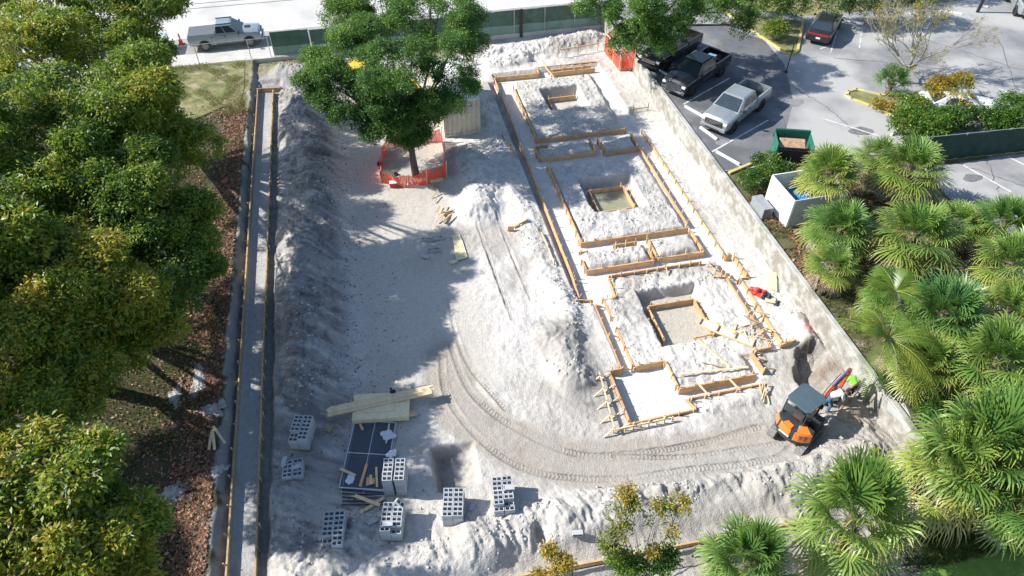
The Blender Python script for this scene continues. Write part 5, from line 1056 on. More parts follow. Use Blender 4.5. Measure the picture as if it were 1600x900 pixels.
# ------------------------------------------------------------ foliage
def leafcloud(blobs,nclump,nleaf,lsize,rclump,seed,gap=0.35,shell=.55,droop=.3,upbias=.0,yellow=0.0,aspect=.42,gs=1.3,hue=0.0):
    """blobs: (x,y,z,rx,ry,rz,weight,yellow). returns V,F,lv,clumps"""
    r=np.random.RandomState(seed); B=np.array([b[:8] for b in blobs],float); wt=B[:,6]/B[:,6].sum()
    N=nclump; bi=r.choice(len(B),N,p=wt); d=r.normal(size=(N,3)); d/=np.linalg.norm(d,axis=1)[:,None]; 
    flip=(d[:,2]<-.2)&(r.rand(N)<.62+upbias); d[flip,2]*=-1
    rad=shell+(1-shell)*r.rand(N)**.6
    lump=1+.22*fbm(d[:,0]*3+bi*7.3,d[:,1]*3+d[:,2]*2.1,1.0,seed+5,3)
    c=B[bi,:3]+d*B[bi,3:6]*(rad*lump)[:,None]
    g=fbm(c[:,0]+c[:,2]*.6,c[:,1]-c[:,2]*.5,gs,seed+9,3); keep=g>(-1+2*gap*0.9)*.5-.12; c=c[keep]; bi=bi[keep]; d=d[keep]; rad=rad[keep]
    n=len(c); m=nleaf; cc=np.repeat(c,m,0); az=r.rand(n*m)*2*np.pi; el=r.normal(-droop,.55,n*m)
    dr=np.stack([np.cos(az)*np.cos(el),np.sin(az)*np.cos(el),np.sin(el)],1); base=cc+dr*(r.rand(n*m)*rclump)[:,None]+r.normal(size=(n*m,3))*rclump*.25
    L=lsize*(.7+.6*r.rand(n*m)); up=r.normal(size=(n*m,3))*.8; up[:,2]+=1.0; side=np.cross(dr,up); side/=np.linalg.norm(side,axis=1)[:,None]+1e-9; nr=np.cross(side,dr)
    w_=L*aspect; tip=base+dr*L[:,None]-nr*(L*.12)[:,None]; mid=base+dr*(L*.48)[:,None]
    V=np.stack([base,mid+side*(w_/2)[:,None]+nr*(L*.05)[:,None],tip,mid-side*(w_/2)[:,None]+nr*(L*.05)[:,None]],1).reshape(-1,3)
    F=np.arange(n*m*4).reshape(-1,4)
    yb=B[bi,7]; cv=np.clip(.35+hue+.16*r.normal(size=n)+.3*fbm(c[:,0],c[:,1],2.0,seed+3,2)+yb*(.35+.65*(d[:,2]>.25))*r.rand(n),0,1)
    lv=np.clip(np.repeat(cv,m)+.07*r.normal(size=n*m),0,1); return V,F,np.repeat(lv,4),c
def limbs(base,blobs,clumps,r0,seed,ntwig=60,mtr=None,parent=None,twigm=None,bend=.3,fork=.35):
    rr=random.Random(seed); mb=MB(); tb=MB(); top=Vector(base)+ (sum((Vector(b[:3]) for b in blobs),Vector())/len(blobs)-Vector(base))*fork
    mb.tube([base,Vector(base).lerp(top,.5)+Vector((rr.uniform(-.15,.15),rr.uniform(-.15,.15),0)),top],[r0*1.25,r0*.95,r0*.85],10)
    big=[b for b in blobs if b[6]>=.22] or blobs
    for b in big:
        c=Vector(b[:3]); m1=top.lerp(c,.45)+Vector((rr.uniform(-bend,bend),rr.uniform(-bend,bend),rr.uniform(0,bend))); mb.tube([top,m1,c],[r0*(.5 if len(big)>8 else .6),r0*.32,r0*.14],7)
        for k in range(3):
            e=c+Vector((rr.uniform(-1,1)*b[3],rr.uniform(-1,1)*b[4],rr.uniform(-.3,.8)*b[5]))*.75; mb.tube([m1.lerp(c,.6),m1.lerp(e,.6)+Vector((0,0,.1)),e],[r0*.22,r0*.14,r0*.05],5)
    o=mb.build('trunk',mtr or BARK,parent,smooth=True)
    cl=[Vector(x) for x in clumps[np.random.RandomState(seed).choice(len(clumps),min(ntwig,len(clumps)),replace=False)]] if len(clumps) else []
    for e in cl:
        b=min(blobs,key=lambda q:(Vector(q[:3])-e).length); s=e.lerp(Vector(b[:3]),rr.uniform(.2,.45)); kk=1 if r0>.15 else .45; mid=s.lerp(e,.5)+Vector((rr.uniform(-.12,.12),)*3)
        tb.tube([s,mid,e+(e-s)*.22],[.04*kk,.026*kk,.010*kk],4,cap=False); tb.tube([mid,e+Vector((rr.uniform(-.4,.4),rr.uniform(-.4,.4),rr.uniform(0,.35)))*min(1,(e-s).length)],[.02,.008],3,cap=False); tb.tube([s.lerp(mid,.6),e+Vector((rr.uniform(-.5,.5),rr.uniform(-.5,.5),rr.uniform(-.1,.35)))*min(1,(e-s).length)],[.02*kk,.008*kk],3,cap=False)
        tb.tube([mid,mid+(e-s)*.4+Vector((rr.uniform(-.2,.2),rr.uniform(-.2,.2),rr.uniform(-.1,.2)))],[.015,.006],3,cap=False)
    tb.build('twigs',twigm or TWIG,parent); return o
def tree(name,label,cat,base,blobs,nclump,nleaf,ls,rc,lm,r0=.25,seed=1,group=None,ntwig=60,mtr=None,twigm=None,fork=.35,crown='crown',**k):
    t=thing(name,label,cat,base,0,group); bl=[(b[0]-base[0],b[1]-base[1],b[2]-base[2],*b[3:]) for b in blobs]
    bl=[tuple(b)+(1.0,)*(7-len(b)) if len(b)<7 else b for b in bl]; bl=[tuple(b)+(0.0,) if len(b)<8 else b for b in bl]
    V,F,lv,cl=leafcloud(bl,nclump,nleaf,ls,rc,seed,**k); rawmesh(crown,V,F,lm,lv,t); limbs((0,0,0),bl,cl,r0,seed,ntwig,mtr,t,twigm,fork=fork); return t
LBIG=leafmat('broad_glossy_leaves',[(0,(0.042,0.100,0.020)),(.30,(0.090,0.195,0.028)),(.52,(0.180,0.285,0.030)),(.80,(0.36,0.40,0.038)),(1,(0.44,0.34,0.05))],rough=.48,trans=.47)
LOAK=leafmat('oak_leaves',[(0,(0.036,0.105,0.028)),(.4,(0.085,0.215,0.042)),(.75,(0.17,0.31,0.052)),(1,(0.25,0.35,0.06))],rough=.5,trans=.42)
LSH=leafmat('bright_shrub_leaves',[(0,(0.03,0.08,0.012)),(.4,(0.07,0.17,0.018)),(.75,(0.14,0.24,0.02)),(1,(0.34,0.30,0.03))],rough=.4,trans=.35)
LDK=leafmat('dark_shrub_leaves',[(0,(0.025,0.07,0.02)),(.5,(0.06,0.15,0.03)),(1,(0.15,0.23,0.035))],rough=.45,trans=.35)
LYEL=leafmat('yellowing_leaves',[(0,(0.08,0.14,0.022)),(.4,(0.20,0.24,0.03)),(.7,(0.40,0.32,0.04)),(1,(0.52,0.32,0.05))],rough=.45,trans=.4)
def B(px,py,z,rx,ry=None,rz=None,w_=1,y=0):
    g=G(px,py,z); ry=ry or rx; return (g.x,g.y,z,rx,ry,rz or rx*.75,w_,y)
# left trees
def lumpy(bl,n,seed,f=.52):
    """split each crown lobe into a main mass and smaller outlying lobes so that the outline is uneven"""
    r=random.Random(seed); out=[]
    for b in bl:
        out.append((b[0],b[1],b[2]-.15*b[5],b[3]*.80,b[4]*.80,b[5]*.85,b[6]*.5,b[7]*.6))
        for k in range(n):
            a=r.uniform(0,6.28); e=r.uniform(-.35,1.2); d=r.uniform(.6,.95); s=r.uniform(f*.55,f)
            out.append((b[0]+b[3]*d*math.cos(a)*math.cos(e),b[1]+b[4]*d*math.sin(a)*math.cos(e),b[2]+b[5]*d*math.sin(e),b[3]*s,b[4]*s,b[5]*s*.8,b[6]*.17,b[7]*r.uniform(.4,1.5)))
    return out
GLT='large broadleaf trees on the left lawn'
tree('broadleaf_tree','tallest glossy broadleaf tree filling the far left corner by the street','tree',(-15.5,43.5,.35),
  lumpy([B(175,40,8.8,3.0,3.2,2.0,1.3,.55),B(60,90,9.4,3.2,3.2,2.2,1.3,.6),B(180,160,9.3,3.2,3.0,2.4,1.5,.35),B(235,205,8.0,2.5,2.6,2.4,1.2,.1),B(215,95,7.2,2.0,2.2,1.9,.9,.3),B(-20,190,10,3.2,3.2,2.2,1,.4),B(130,-40,10,3.4,3.2,2,1,.55),B(40,-20,10.4,3,3,2,1,.55),B(262,232,6.6,1.9,2.0,1.6,.6,.05),B(225,5,8.0,2.0,2.0,1.6,.7,.5)],6,1),
  18500,13,.17,.20,LBIG,.38,31,GLT,260,BARKP,gap=.42,droop=.35,gs=.9,hue=.05)
tree('broadleaf_tree','dark broadleaf tree whose crown edge overhangs the leafy lawn beside the trench','tree',(-13.8,30.5,.35),
  lumpy([B(110,275,8.1,3.0,3.0,2.4,1.4,.2),B(215,315,7.2,2.7,2.6,2.2,1.2,.02),B(40,320,7.8,2.8,2.8,2.2,1,.2),B(262,400,5.9,2.1,2.0,1.9,.9,0),B(215,370,6.5,2.3,2.2,2.0,.9,.02),B(150,345,7.0,2.4,2.2,2,1,.08),B(272,445,5.6,1.5,1.6,1.5,.5,0),B(285,350,6.2,1.6,1.6,1.4,.5,0),B(300,425,5.0,1.1,1.1,1,.3,0)],6,2),
  15000,13,.165,.20,LBIG,.36,32,GLT,200,BARKP,gap=.42,droop=.4,gs=.9)
tree('broadleaf_tree','broadleaf tree with sunlit yellow-green top at the middle left','tree',(-15.0,23.5,.35),
  lumpy([B(70,440,6.9,2.4,2.2,1.9,1.3,.9),B(140,470,6.9,2.4,2.3,1.9,1.3,.7),B(30,540,7.0,2.4,2.3,1.9,1.2,.85),B(195,465,6.2,1.8,1.8,1.6,.8,.4),B(110,570,6.0,2.1,2.0,1.7,1.1,.6),B(-30,470,7.0,2.4,2.4,1.9,.8,.8),B(222,505,5.4,1.4,1.4,1.2,.5,.4),B(45,650,6.4,1.6,1.5,1.2,.5,.3),B(190,545,5.0,1.4,1.3,1.1,.4,.3)],6,3),
  14500,13,.175,.20,LBIG,.34,33,GLT,220,BARKP,gap=.44,droop=.3,gs=.9,hue=.2)
tree('broadleaf_tree','broadleaf tree with yellow top in the bottom left corner','tree',(-14.3,14.0,.35),
  lumpy([B(85,770,7.6,1.9,1.8,1.5,1.2,.9),B(30,790,7.8,1.8,1.8,1.5,1.0,.8),B(140,840,6.8,1.6,1.6,1.4,1,.5),B(40,880,7.0,2.0,1.9,1.6,1.1,.5),B(-40,840,7.4,2,2,1.6,.7,.5),B(110,920,6.6,1.7,1.7,1.4,.8,.4),B(165,830,5.6,1.0,1.0,.8,.3,.3),B(30,950,7,2,2,1.5,.6,.5)],6,4),
  10500,12,.175,.20,LBIG,.28,34,GLT,200,BARKP,gap=.46,droop=.3,gs=.8,hue=.16)
tree('broadleaf_tree','broadleaf tree beyond the left edge of the photo, shading the lawn','tree',(-20.5,17,.35),
  lumpy([(-19.6,20.5,7,2.6,2.6,1.9,1,.4),(-19.8,16,7.2,2.8,2.8,2,1,.4),(-19,12,6.8,2.4,2.4,1.8,1,.4)],4,9),2800,12,.2,.2,LBIG,.3,36,GLT,40,BARKP,gap=.3)
tree('broadleaf_tree','far left broadleaf tree whose crown only reaches in at the left edge','tree',(-20,31,.35),
  lumpy([B(-60,350,9.5,3.2,3.2,2.4,1.3,.3),B(-10,400,8.6,2.6,2.6,2,1,.3),B(-120,250,9.5,3.5,3.5,2.4,1,.3),B(-150,500,9.5,3.5,3.5,2.4,1,.4)],4,5),
  6000,12,.2,.2,LBIG,.34,35,GLT,60,BARKP,gap=.3)
# big oak
tree('oak_tree','big dark green oak inside the orange fence at the site centre','oak',(2.06,36.8,gz(2.06,36.8)),
  lumpy([B(560,50,7.4,2.4,2.4,1.6,1.1,.45),B(650,15,8.2,2.3,2.3,1.6,1.1,.3),B(520,130,5.6,2.0,2.0,1.5,1.1,.25),B(620,105,7.2,2.4,2.3,1.7,1.2,.3),B(700,80,7.0,2.1,2.2,1.6,1.1,.35),B(712,140,5.4,1.3,1.5,1.2,.7,.05),B(610,165,4.8,2.0,1.7,1.2,.9,0.1),B(545,180,4.4,1.3,1.2,1.0,.5,.1),B(535,20,7.8,1.9,1.8,1.3,.8,.5),B(722,35,7.8,1.5,1.6,1.2,.6,.5),B(600,-20,8.4,2.4,2,1.4,.8,.3),B(690,-15,8.4,2.2,2,1.4,.7,.3)],6,6,.5)
  +[B(642,210,2.5,1.35,1.1,.85,1.5,.35),B(612,190,3.9,1.5,1.2,.9,.9,.2),B(668,165,4.6,1.4,1.3,1.0,.8,.2),B(590,140,5.6,1.6,1.4,1.1,.8,.2),B(622,190,3.1,.9,.9,.7,.5,.2),B(580,208,3.6,.8,.8,.6,.25,.1),B(668,178,3.9,1.1,1.1,.8,.45,.1),B(495,95,6.4,1.0,1.1,.9,.35,.3),B(500,150,5.2,.9,.9,.8,.3,.2)],
  25000,16,.096,.2,LOAK,.21,41,None,140,BARK,BARK,gap=.33,droop=.1,shell=.4,aspect=.6,gs=.9,fork=.30)
tree('oak_tree','parking lot oak whose crown spreads over the red mesh fence and the pickups','oak',(20.9,49.2,ZL),
  lumpy([B(985,25,6.4,2.0,2.0,1.5,1.1,.3),B(1040,5,7.2,2.2,2.2,1.6,1.1,.35),B(935,5,6.4,1.5,1.6,1.2,.6,.2),B(1005,58,4.8,1.6,1.5,1.2,1,.4),B(1050,45,5.4,1.4,1.4,1.2,.7,.2),B(1110,5,6.8,1.7,1.8,1.3,.9,.2),B(1160,35,4.8,1.2,1.4,1.2,.7,.4),B(1150,-5,6.4,1.6,1.6,1.2,.7,.4),B(1000,-35,7.6,2.4,2.4,1.6,1,.2),B(1090,-40,7.6,2.6,2.4,1.6,1,.2)],5,7,.5)
  +[B(912,2,6,.9,1,.8,.25,.2),B(968,72,3.9,.9,.9,.7,.3,.3),B(1035,72,4.4,.9,.9,.7,.3,.2)],
  10500,14,.11,.18,LOAK,.30,42,None,90,BARK,BARK,gap=.42,droop=.1,shell=.5,aspect=.6,gs=1.0,fork=.25)
# lot vegetation
def shrub(label,base,blobs,n,ls=.13,m=LSH,seed=1,name='shrub',cat='shrub',r0=.05,nl=9,rc=.14,group=None,gap=.2,tw=20,**k): return tree(name,label,cat,base,blobs,n,nl,ls,rc,m,r0,seed,group,tw,crown='foliage',gap=gap,shell=.45,**k)
g=G(1470,205,ZL)
shrub('big bright green shrub at the head of the lot island, left of the white car',tuple(G(1438,205,ZL)),[B(1425,190,2.3,1.5,1.2,.9,1.2,.2),B(1455,200,2.3,1.4,1.1,.9,1,.1),B(1475,185,2.2,1.1,1,.8,.8,.0),B(1430,165,2.2,1.0,1,.7,.7,.5)],1500,.16,seed=51)
shrub('green shrub row over the dark screened fence, behind the white car',tuple(G(1540,200,ZL)),[B(1495,184,2.4,1.1,.9,.9),B(1528,184,2.2,1.0,.9,.8),B(1558,188,2.3,1.1,.9,.8)],1300,.15,seed=52)
shrub('bright leafy shrub at the right edge above the screened fence',tuple(G(1590,190,ZL)),[B(1580,165,2.8,1.0,1,.9),B(1600,185,2.8,1.2,1,1.0),B(1575,190,2.4,.8,.8,.7)],900,.15,seed=53)
shrub('yellowing shrub under the bare tree on the lot island',tuple(G(1450,160,ZL)),[B(1470,135,2.6,1.0,.9,.8,1,.8),B(1500,130,2.4,.9,.9,.8,.8,.8),B(1480,150,2.4,1.1,.9,.7,.8,.5),B(1505,158,2.4,.9,.8,.6,.6,.5)],800,.15,LYEL,seed=54)
shrub('small round shrub at the tip of the planting bed by the lot',tuple(G(1187,258,ZL)),[B(1186,250,1.9,.45,.45,.4)],200,.11,seed=55)
shrub('vine-covered bush between the wall and the white enclosure',tuple(G(1180,290,ZL)),[B(1172,280,2.0,.75,.8,.55,1,.1),B(1195,270,2.0,.8,.7,.5,1,.3),B(1205,250,2.1,.5,.7,.5,.6,.4),B(1225,262,1.9,.8,.4,.35,.5,.2)],1000,.11,seed=56)
shrub('bush on the corner kerb bed left of the black sedan',tuple(G(1212,52,ZL)),[B(1212,45,2.2,1.0,.9,.7,1,.6)],420,.13,seed=57)
shrub('tall bright bush at the top of the photo beside the lot corner',tuple(G(1225,15,ZL)),[B(1205,5,3.2,1.8,1.4,1.3,1,.3),B(1240,0,3.2,1.6,1.4,1.3,1,.0),B(1185,-5,3,1.5,1.4,1.2,.8,.8)],1300,.15,seed=58)
shrub('shaggy dark tree at the far edge of the lot behind the wheel stops',tuple(G(1340,8,ZL)),[B(1310,0,3.2,1.8,1.5,1.3),B(1350,-2,3.4,1.9,1.5,1.3),B(1395,-4,3.4,2.0,1.5,1.4),B(1430,-15,3.8,2,1.6,1.4)],2000,.16,LDK,seed=59)
shrub('tall tree beyond the top edge throwing shade on the far stalls',(42,54,ZL),[(40,53.5,7,2.6,2.4,1.6,1,.1),(44,53.2,7.4,2.6,2.4,1.6,1,.1),(47.5,53,7,2.2,2.2,1.5,1,.1)],1900,.17,LDK,seed=60,name='background_tree',cat='tree',r0=.2)
shrub('dark green bush below the palms beside the end of the wall',tuple(G(1450,640,ZL)),[B(1440,610,2.2,.8,.8,.6,1,0),B(1460,640,2.1,.8,.8,.6,1,.1),B(1425,595,2.0,.6,.6,.5,.5),B(1485,610,2.2,.8,.7,.6,.8)],1100,.11,LOAK,seed=61)
shrub('low shaded bush between the fan palms at the right',tuple(G(1400,620,ZL)),[B(1395,600,1.9,.6,.6,.5),B(1500,640,2.0,.8,.7,.5)],500,.11,LDK,seed=62)
# sparse trees by the southern fence
def sparse(label,base,blobs,n,m,seed,r0=.06,name='young_tree',ls=.11,tw=60,mt=BARKP,fork=.2,nl=7,gap=.4): return tree(name,label,'tree',base,blobs,n,nl,ls,.16,m,r0,seed,None,tw,mt,mt,gap=gap,shell=.2,gs=.5,crown='crown',fork=fork)
bs=G(993,925,-.55)
sparse('sparse young tree with yellowing clusters standing at the southern fence',tuple(bs),[B(978,772,3.4,.40,.35,.35,.8,.7),B(960,797,3.4,.42,.4,.4,1,.5),B(985,790,3.2,.35,.35,.3,.7,.5),B(968,825,3.1,.5,.4,.35,1,.4),B(950,850,2.8,.4,.3,.25,.6,.3),B(1028,792,3.2,.35,.3,.3,.6,.7),B(1062,790,3.2,.4,.4,.45,1,.7),B(1026,815,2.9,.35,.3,.3,.6,.4),B(1045,832,2.6,.4,.25,.2,.5,.9),B(1020,862,2.2,.4,.3,.25,.4,.8)],1150,LYEL,71,.06,tw=50)
sparse('green leafy young tree low at the southern fence, under the yellowing one',tuple(G(985,930,-.55)),[B(985,885,1.6,.7,.5,.5,1,.0),B(1030,880,1.6,.6,.5,.4,1,.0),B(965,870,1.9,.4,.4,.4,.6,.2),B(1045,868,1.7,.4,.4,.3,.6)],900,LSH,72,.05,gap=.3,tw=25)
sparse('small yellow-orange sapling at the left end of the southern fence board',tuple(G(872,925,-.55)),[B(858,862,1.8,.25,.25,.25,1,.6),B(880,880,1.6,.35,.3,.3,1,.8),B(866,893,1.4,.3,.3,.25,.8,.9),B(842,897,1.2,.25,.2,.2,.5,.9)],420,LYEL,73,.03,tw=14)
# bare tree on lot island
bt=G(1410,130,ZL); t=thing('bare_tree','nearly leafless pale-branched tree on the lot island','tree',tuple(bt)); rr=random.Random(5); mb=MB(); ends=[]
def grow(p,d,l,r,dep):
    r=max(r,.011); q=p+d*l; m=p.lerp(q,.5)+Vector((rr.uniform(-1,1),rr.uniform(-1,1),rr.uniform(-.5,.5)))*l*.08; mb.tube([p,m,q],[r,r*.85,r*.68],6 if dep<3 else 3,cap=False)
    if dep>=7: ends.append(q); return
    if dep>3: ends.append(q)
    for k in range(2 if rr.random()<.65 else 3):
        dd=(d+Vector((rr.uniform(-1,1),rr.uniform(-1,1),rr.uniform(-.25,.6)))*(.62 if dep else .9)).normalized(); grow(q,dd,l*rr.uniform(.72,.92),r*.64,dep+1)
grow(Vector((0,0,0)),Vector((.05,0,1)),1.25,.15,0); [grow(Vector((0,0,.9)),Vector((math.cos(a),math.sin(a),.75)).normalized(),1.2,.09,1) for a in (0.2,2.0,3.9)]; mb.build('branches',BARKP,t,smooth=True)
e=[x for x in ends if rr.random()<.5]; bl=[(v.x,v.y,v.z,.14,.14,.12,1,.7) for v in e]; V,F,lv,_=leafcloud(bl,700,6,.12,.14,77,gap=.4,gs=.6); rawmesh('leaves',V,F,LYEL,lv,t)
# ------------------------------------------------------------ fan palms
LPALM=leafmat('fan_palm_leaves',[(0,(0.055,0.16,0.06)),(.35,(0.12,0.245,0.055)),(.65,(0.235,0.34,0.07)),(.88,(0.42,0.43,0.10)),(1,(0.58,0.48,0.20))],rough=.42,trans=.35)
LDEAD=leafmat('dead_palm_leaves',[(0,(0.16,0.11,0.07)),(.5,(0.30,0.23,0.16)),(1,(0.42,0.36,0.28))],rough=.9,trans=.1)
def fanleaf(V,F,L,origin,az,el,plen,blen,nseg,lvb,rs,spread=125,droopk=.35):
    """one costapalmate leaf"""
    d=Vector((math.cos(az)*math.cos(el),math.sin(az)*math.cos(el),math.sin(el))); side=Vector((-math.sin(az),math.cos(az),0)); up=side.cross(d)*-1
    up=d.cross(side)*-1 if d.cross(side).z<0 else d.cross(side)
    tip=origin+d*plen+Vector((0,0,-.10*plen*plen)); ctr=origin+d*plen*.5+Vector((0,0,.02)); pw=.018
    o=len(V); V+= [origin+side*pw,origin-side*pw,ctr-side*pw,ctr+side*pw,tip-side*pw*.6,tip+side*pw*.6]; F+=[(o,o+1,o+2,o+3),(o+3,o+2,o+4,o+5)]; L+=[min(1,lvb+.1)]*6
    sw=2*math.sin(R(spread)/nseg)*.56
    for k in range(nseg):
        a=R(-spread+2*spread*(k+.5)/nseg); ln=blen*(.72+.28*math.cos(a*.62))*rs.uniform(.88,1.06)
        dd=(d*math.cos(a)+side*math.sin(a)+up*.10*(1-abs(a)/2.2)).normalized(); wv=(side*math.cos(a)-d*math.sin(a))
        fold=up*(.03*(1 if k%2 else -1))
        b0=tip+d*.02; p1=b0+dd*ln*.45; dr=Vector((0,0,-1))*ln*droopk*rs.uniform(.15,.5); p2=b0+dd*ln*.78+dr*.35+wv*rs.uniform(-.03,.03); p3=b0+dd*ln*.97+dr+wv*rs.uniform(-.06,.06)
        w1=ln*.45*sw*.9; w2=w1*.75; tw=up*w2*rs.uniform(-.5,.5)
        o=len(V); V+=[b0+wv*.008,b0-wv*.008,p1-wv*w1+fold,p1+wv*w1+fold,p2-wv*w2*.8-tw,p2+wv*w2*.8+tw,p3-wv*.006,p3+wv*.006]
        F+=[(o,o+1,o+2,o+3),(o+3,o+2,o+4,o+5),(o+5,o+4,o+6,o+7)]; q=lvb+rs.uniform(-.07,.07); L+=[q-.08]*2+[q]*2+[q+.10]*2+[q+.42]*2
def palmparts(seed,nleaf=34,ndead=24,scale=1.0,hue=.40,h=2.6,low=-.55):
    rs=random.Random(seed); V=[];F=[];L=[]; O=Vector((0,0,h))
    for i in range(nleaf):
        t=(i+.5)/nleaf; el=math.radians(82)*(1-t)+low*t+rs.uniform(-.12,.12); az=i*2.39996+rs.uniform(-.25,.25)
        fanleaf(V,F,L,O+Vector((math.cos(az),math.sin(az),0))*.06+Vector((0,0,-.3*t)),az,el,scale*rs.uniform(.85,1.3)*(.70+.25*t),scale*rs.uniform(1.0,1.3),30,np.clip(hue+.30*t**2+rs.uniform(-.1,.12),0,.9),rs,droopk=.4+.6*t)
    VD=[];FD=[];LD=[]
    for i in range(ndead):
        az=rs.uniform(0,6.28); el=rs.uniform(-1.3,-.5); fanleaf(VD,FD,LD,O+Vector((0,0,-.45-.2*rs.random())),az,el,scale*rs.uniform(.7,1.0),scale*rs.uniform(.75,.95),20,rs.uniform(.2,.9),rs,spread=60,droopk=.9)
    return (V,F,L),(VD,FD,LD)
TRP=mat('palm_trunk_bark',(0.20,0.15,0.11),.95,.3,12,.02,20)
PM=[]
def mkpalm(seed,**k):
    h=k.get('h',2.6); (V,F,L),(VD,FD,LD)=palmparts(seed,**k)
    t=thing('fan_palm','x','palm tree'); rawmesh('crown',[tuple(v) for v in V],F,LPALM,L,t); rawmesh('dead_fronds',[tuple(v) for v in VD],FD,LDEAD,LD,t)
    rs=random.Random(seed); n=9; mb=MB(); mb.tube([(0,0,-.3)]+[(rs.uniform(-.02,.02),rs.uniform(-.02,.02),h*(i+1)/n) for i in range(n)],[.19]+[.16+.02*(i%2) for i in range(n)],10)
    for i in range(26): # old leaf boots
        a=rs.uniform(0,6.28); z=h*rs.uniform(.35,.98); mb.beam((math.cos(a)*.12,math.sin(a)*.12,z),(math.cos(a)*.32,math.sin(a)*.32,z+.22),.07,.03)
    mb.build('trunk',TRP,t); return t
PP=[mkpalm(1),mkpalm(2,hue=.30),mkpalm(3,hue=.50,ndead=22),mkpalm(4,nleaf=30,hue=.15,scale=1.05),mkpalm(5,nleaf=24,scale=.8,hue=.42)]
used=[0]*5
pl=[(1306,268,3.6,2,1.02,'fan palm just right of the white panel enclosure'),(1422,262,3.8,0,1.12,'broad fan palm directly below the parking island shrubs'),(1372,245,3.4,4,1.0,'smaller fan palm squeezed between the two beside the dumpster'),
 (1318,352,3.6,1,.95,'bluish fan palm nearest the wall, with a thick brown skirt'),(1428,368,4.0,0,1.15,'bright yellow-green fan palm at the middle of the palm grove'),(1505,345,3.2,4,.95,'small fan palm between the grove centre and the right lot'),
 (1575,340,3.6,1,.9,'fan palm high at the right edge below the rear parking'),(1300,415,3.2,4,.9,'low fan palm with brown skirt leaning over the wall'),(1590,415,3.8,0,.95,'fan palm at the right edge, second from the top'),
 (1478,478,4.1,3,1.0,'blue-green fan palm with upright stiff leaves in the grove'),(1568,478,3.6,2,.85,'yellowish fan palm right of the blue-green one'),(1455,570,3.4,2,.85,'fan palm with drooping dry yellow fans beside the red blossom'),
 (1578,560,4.2,0,1.1,'large fan palm with a grey skirt at the right edge'),(1395,455,3.0,1,.7,'small fan palm behind the feather palm'),
 (1545,690,4.4,1,1.12,'large fan palm in the lower right corner above the green lawn'),(1475,735,3.6,2,.95,'yellow fan palm left of the large lower right one'),(1358,822,4.2,0,1.04,'large round fan palm near the bottom edge, nearest the camera'),
 (1162,876,3.0,1,.80,'fan palm at the bottom edge left of the largest one'),(1600,770,3.6,1,.9,'fan palm cut off by the right edge at the bottom'),(1610,650,3.2,2,.8,'fan palm at the right edge between the two large ones')]
for i,(px,py,zc,k,s,lab) in enumerate(pl):
    src=PP[k]; o=src if used[k]==0 else copy_tree(src); used[k]+=1
    g=G(px,py,zc); zb=ZL if g.x>19.9 else -.55
    sz=(zc-zb)/2.6
    o.location=(g.x,g.y,zb); o.scale=(s*.98,s*.98,sz); o.rotation_euler=(rnd.uniform(-.13,.13),rnd.uniform(-.13,.13),rnd.uniform(0,6.28)); tag(o,lab,'palm tree','fan palms along the right-hand side')
# small stiff palm on the island
o=mkpalm(8,nleaf=16,ndead=5,scale=.75,hue=.12,h=1.1,low=.1); g=G(1385,150,ZL); o.location=(g.x,g.y,ZL); tag(o,'small upright fan palm in the lot island bed','palm tree')
shrub('low yellow-brown shrub under the small island palm',tuple(G(1375,165,ZL)),[B(1372,162,1.7,.5,.5,.3,1,.9),B(1390,165,1.7,.5,.5,.3,1,.9)],160,.13,LYEL,seed=81)
# ------------------------------------------------------------ feather palm leaning over the wall
def featherpalm(label,base,top,seed,n=16,ln=2.9):
    t=thing('feather_palm',label,'palm tree',tuple(base)); rs=random.Random(seed); V=[];F=[];L=[]; Tp=Vector(top)-Vector(base); st=MB()
    for i in range(n):
        az=i*2.4+rs.uniform(-.3,.3); el=rs.uniform(.15,1.15); l=ln*rs.uniform(.75,1.05); d=Vector((math.cos(az)*math.cos(el),math.sin(az)*math.cos(el),math.sin(el))); side=Vector((-math.sin(az),math.cos(az),0)); P=[]
        for k in range(13):
            s=k/12*l; P.append(Tp+d*s+Vector((0,0,-.22*s*s)))
        st.tube(P,[.025*(1-k/14) for k in range(13)],4,cap=False); q=np.clip(.45+rs.uniform(-.15,.3),0,1)
        for k in range(2,34):
            u=k/34*12; i0=min(int(u),11); p=P[i0].lerp(P[i0+1],u-i0); tg=(P[i0+1]-P[i0]).normalized(); up=side.cross(tg)
            for s in(-1,1):
                ll=.68*math.sin(math.pi*min(.97,(k/34*.85+.12)))*rs.uniform(.85,1.1); dd=(tg*.62+side*s*.78+up*.12).normalized(); dr=Vector((0,0,-.3*ll*rs.uniform(.4,1.2)))
                w_=tg*.021; m=p+dd*ll*.5+dr*.2; e=p+dd*ll+dr; o=len(V); V+=[p-w_*.4,p+w_*.4,m+w_,m-w_,e+w_*.1,e-w_*.1]; F+=[(o,o+1,o+2,o+3),(o+3,o+2,o+4,o+5)]; L+=[q+rs.uniform(-.05,.05)]*6
    rawmesh('fronds',[tuple(v) for v in V],F,leafmat('feather_palm_leaves',[(0,(0.04,0.10,0.012)),(.5,(0.12,0.20,0.02)),(1,(0.30,0.30,0.03))],rough=.4,trans=.35),L,t); st.build('rachis',mat('green_frond_stem',(0.16,0.2,0.04),.6,.1,5),t)
    MB().tube([(0,0,0),Tp*.5+Vector((.1,0,.1)),Tp],[.1,.08,.07],8).build('trunk',BARKP,t,smooth=True); return t
b_=G(1425,640,ZL); tp=G(1385,530,4.4); featherpalm('bright feather palm with arching fronds leaning over the wall and the workers',b_,tp,3)
b_=G(1425,560,ZL); tp=G(1400,455,4.2); featherpalm('second feather palm behind the arching one, amid the fan palms',b_,tp,9,n=7,ln=1.7)
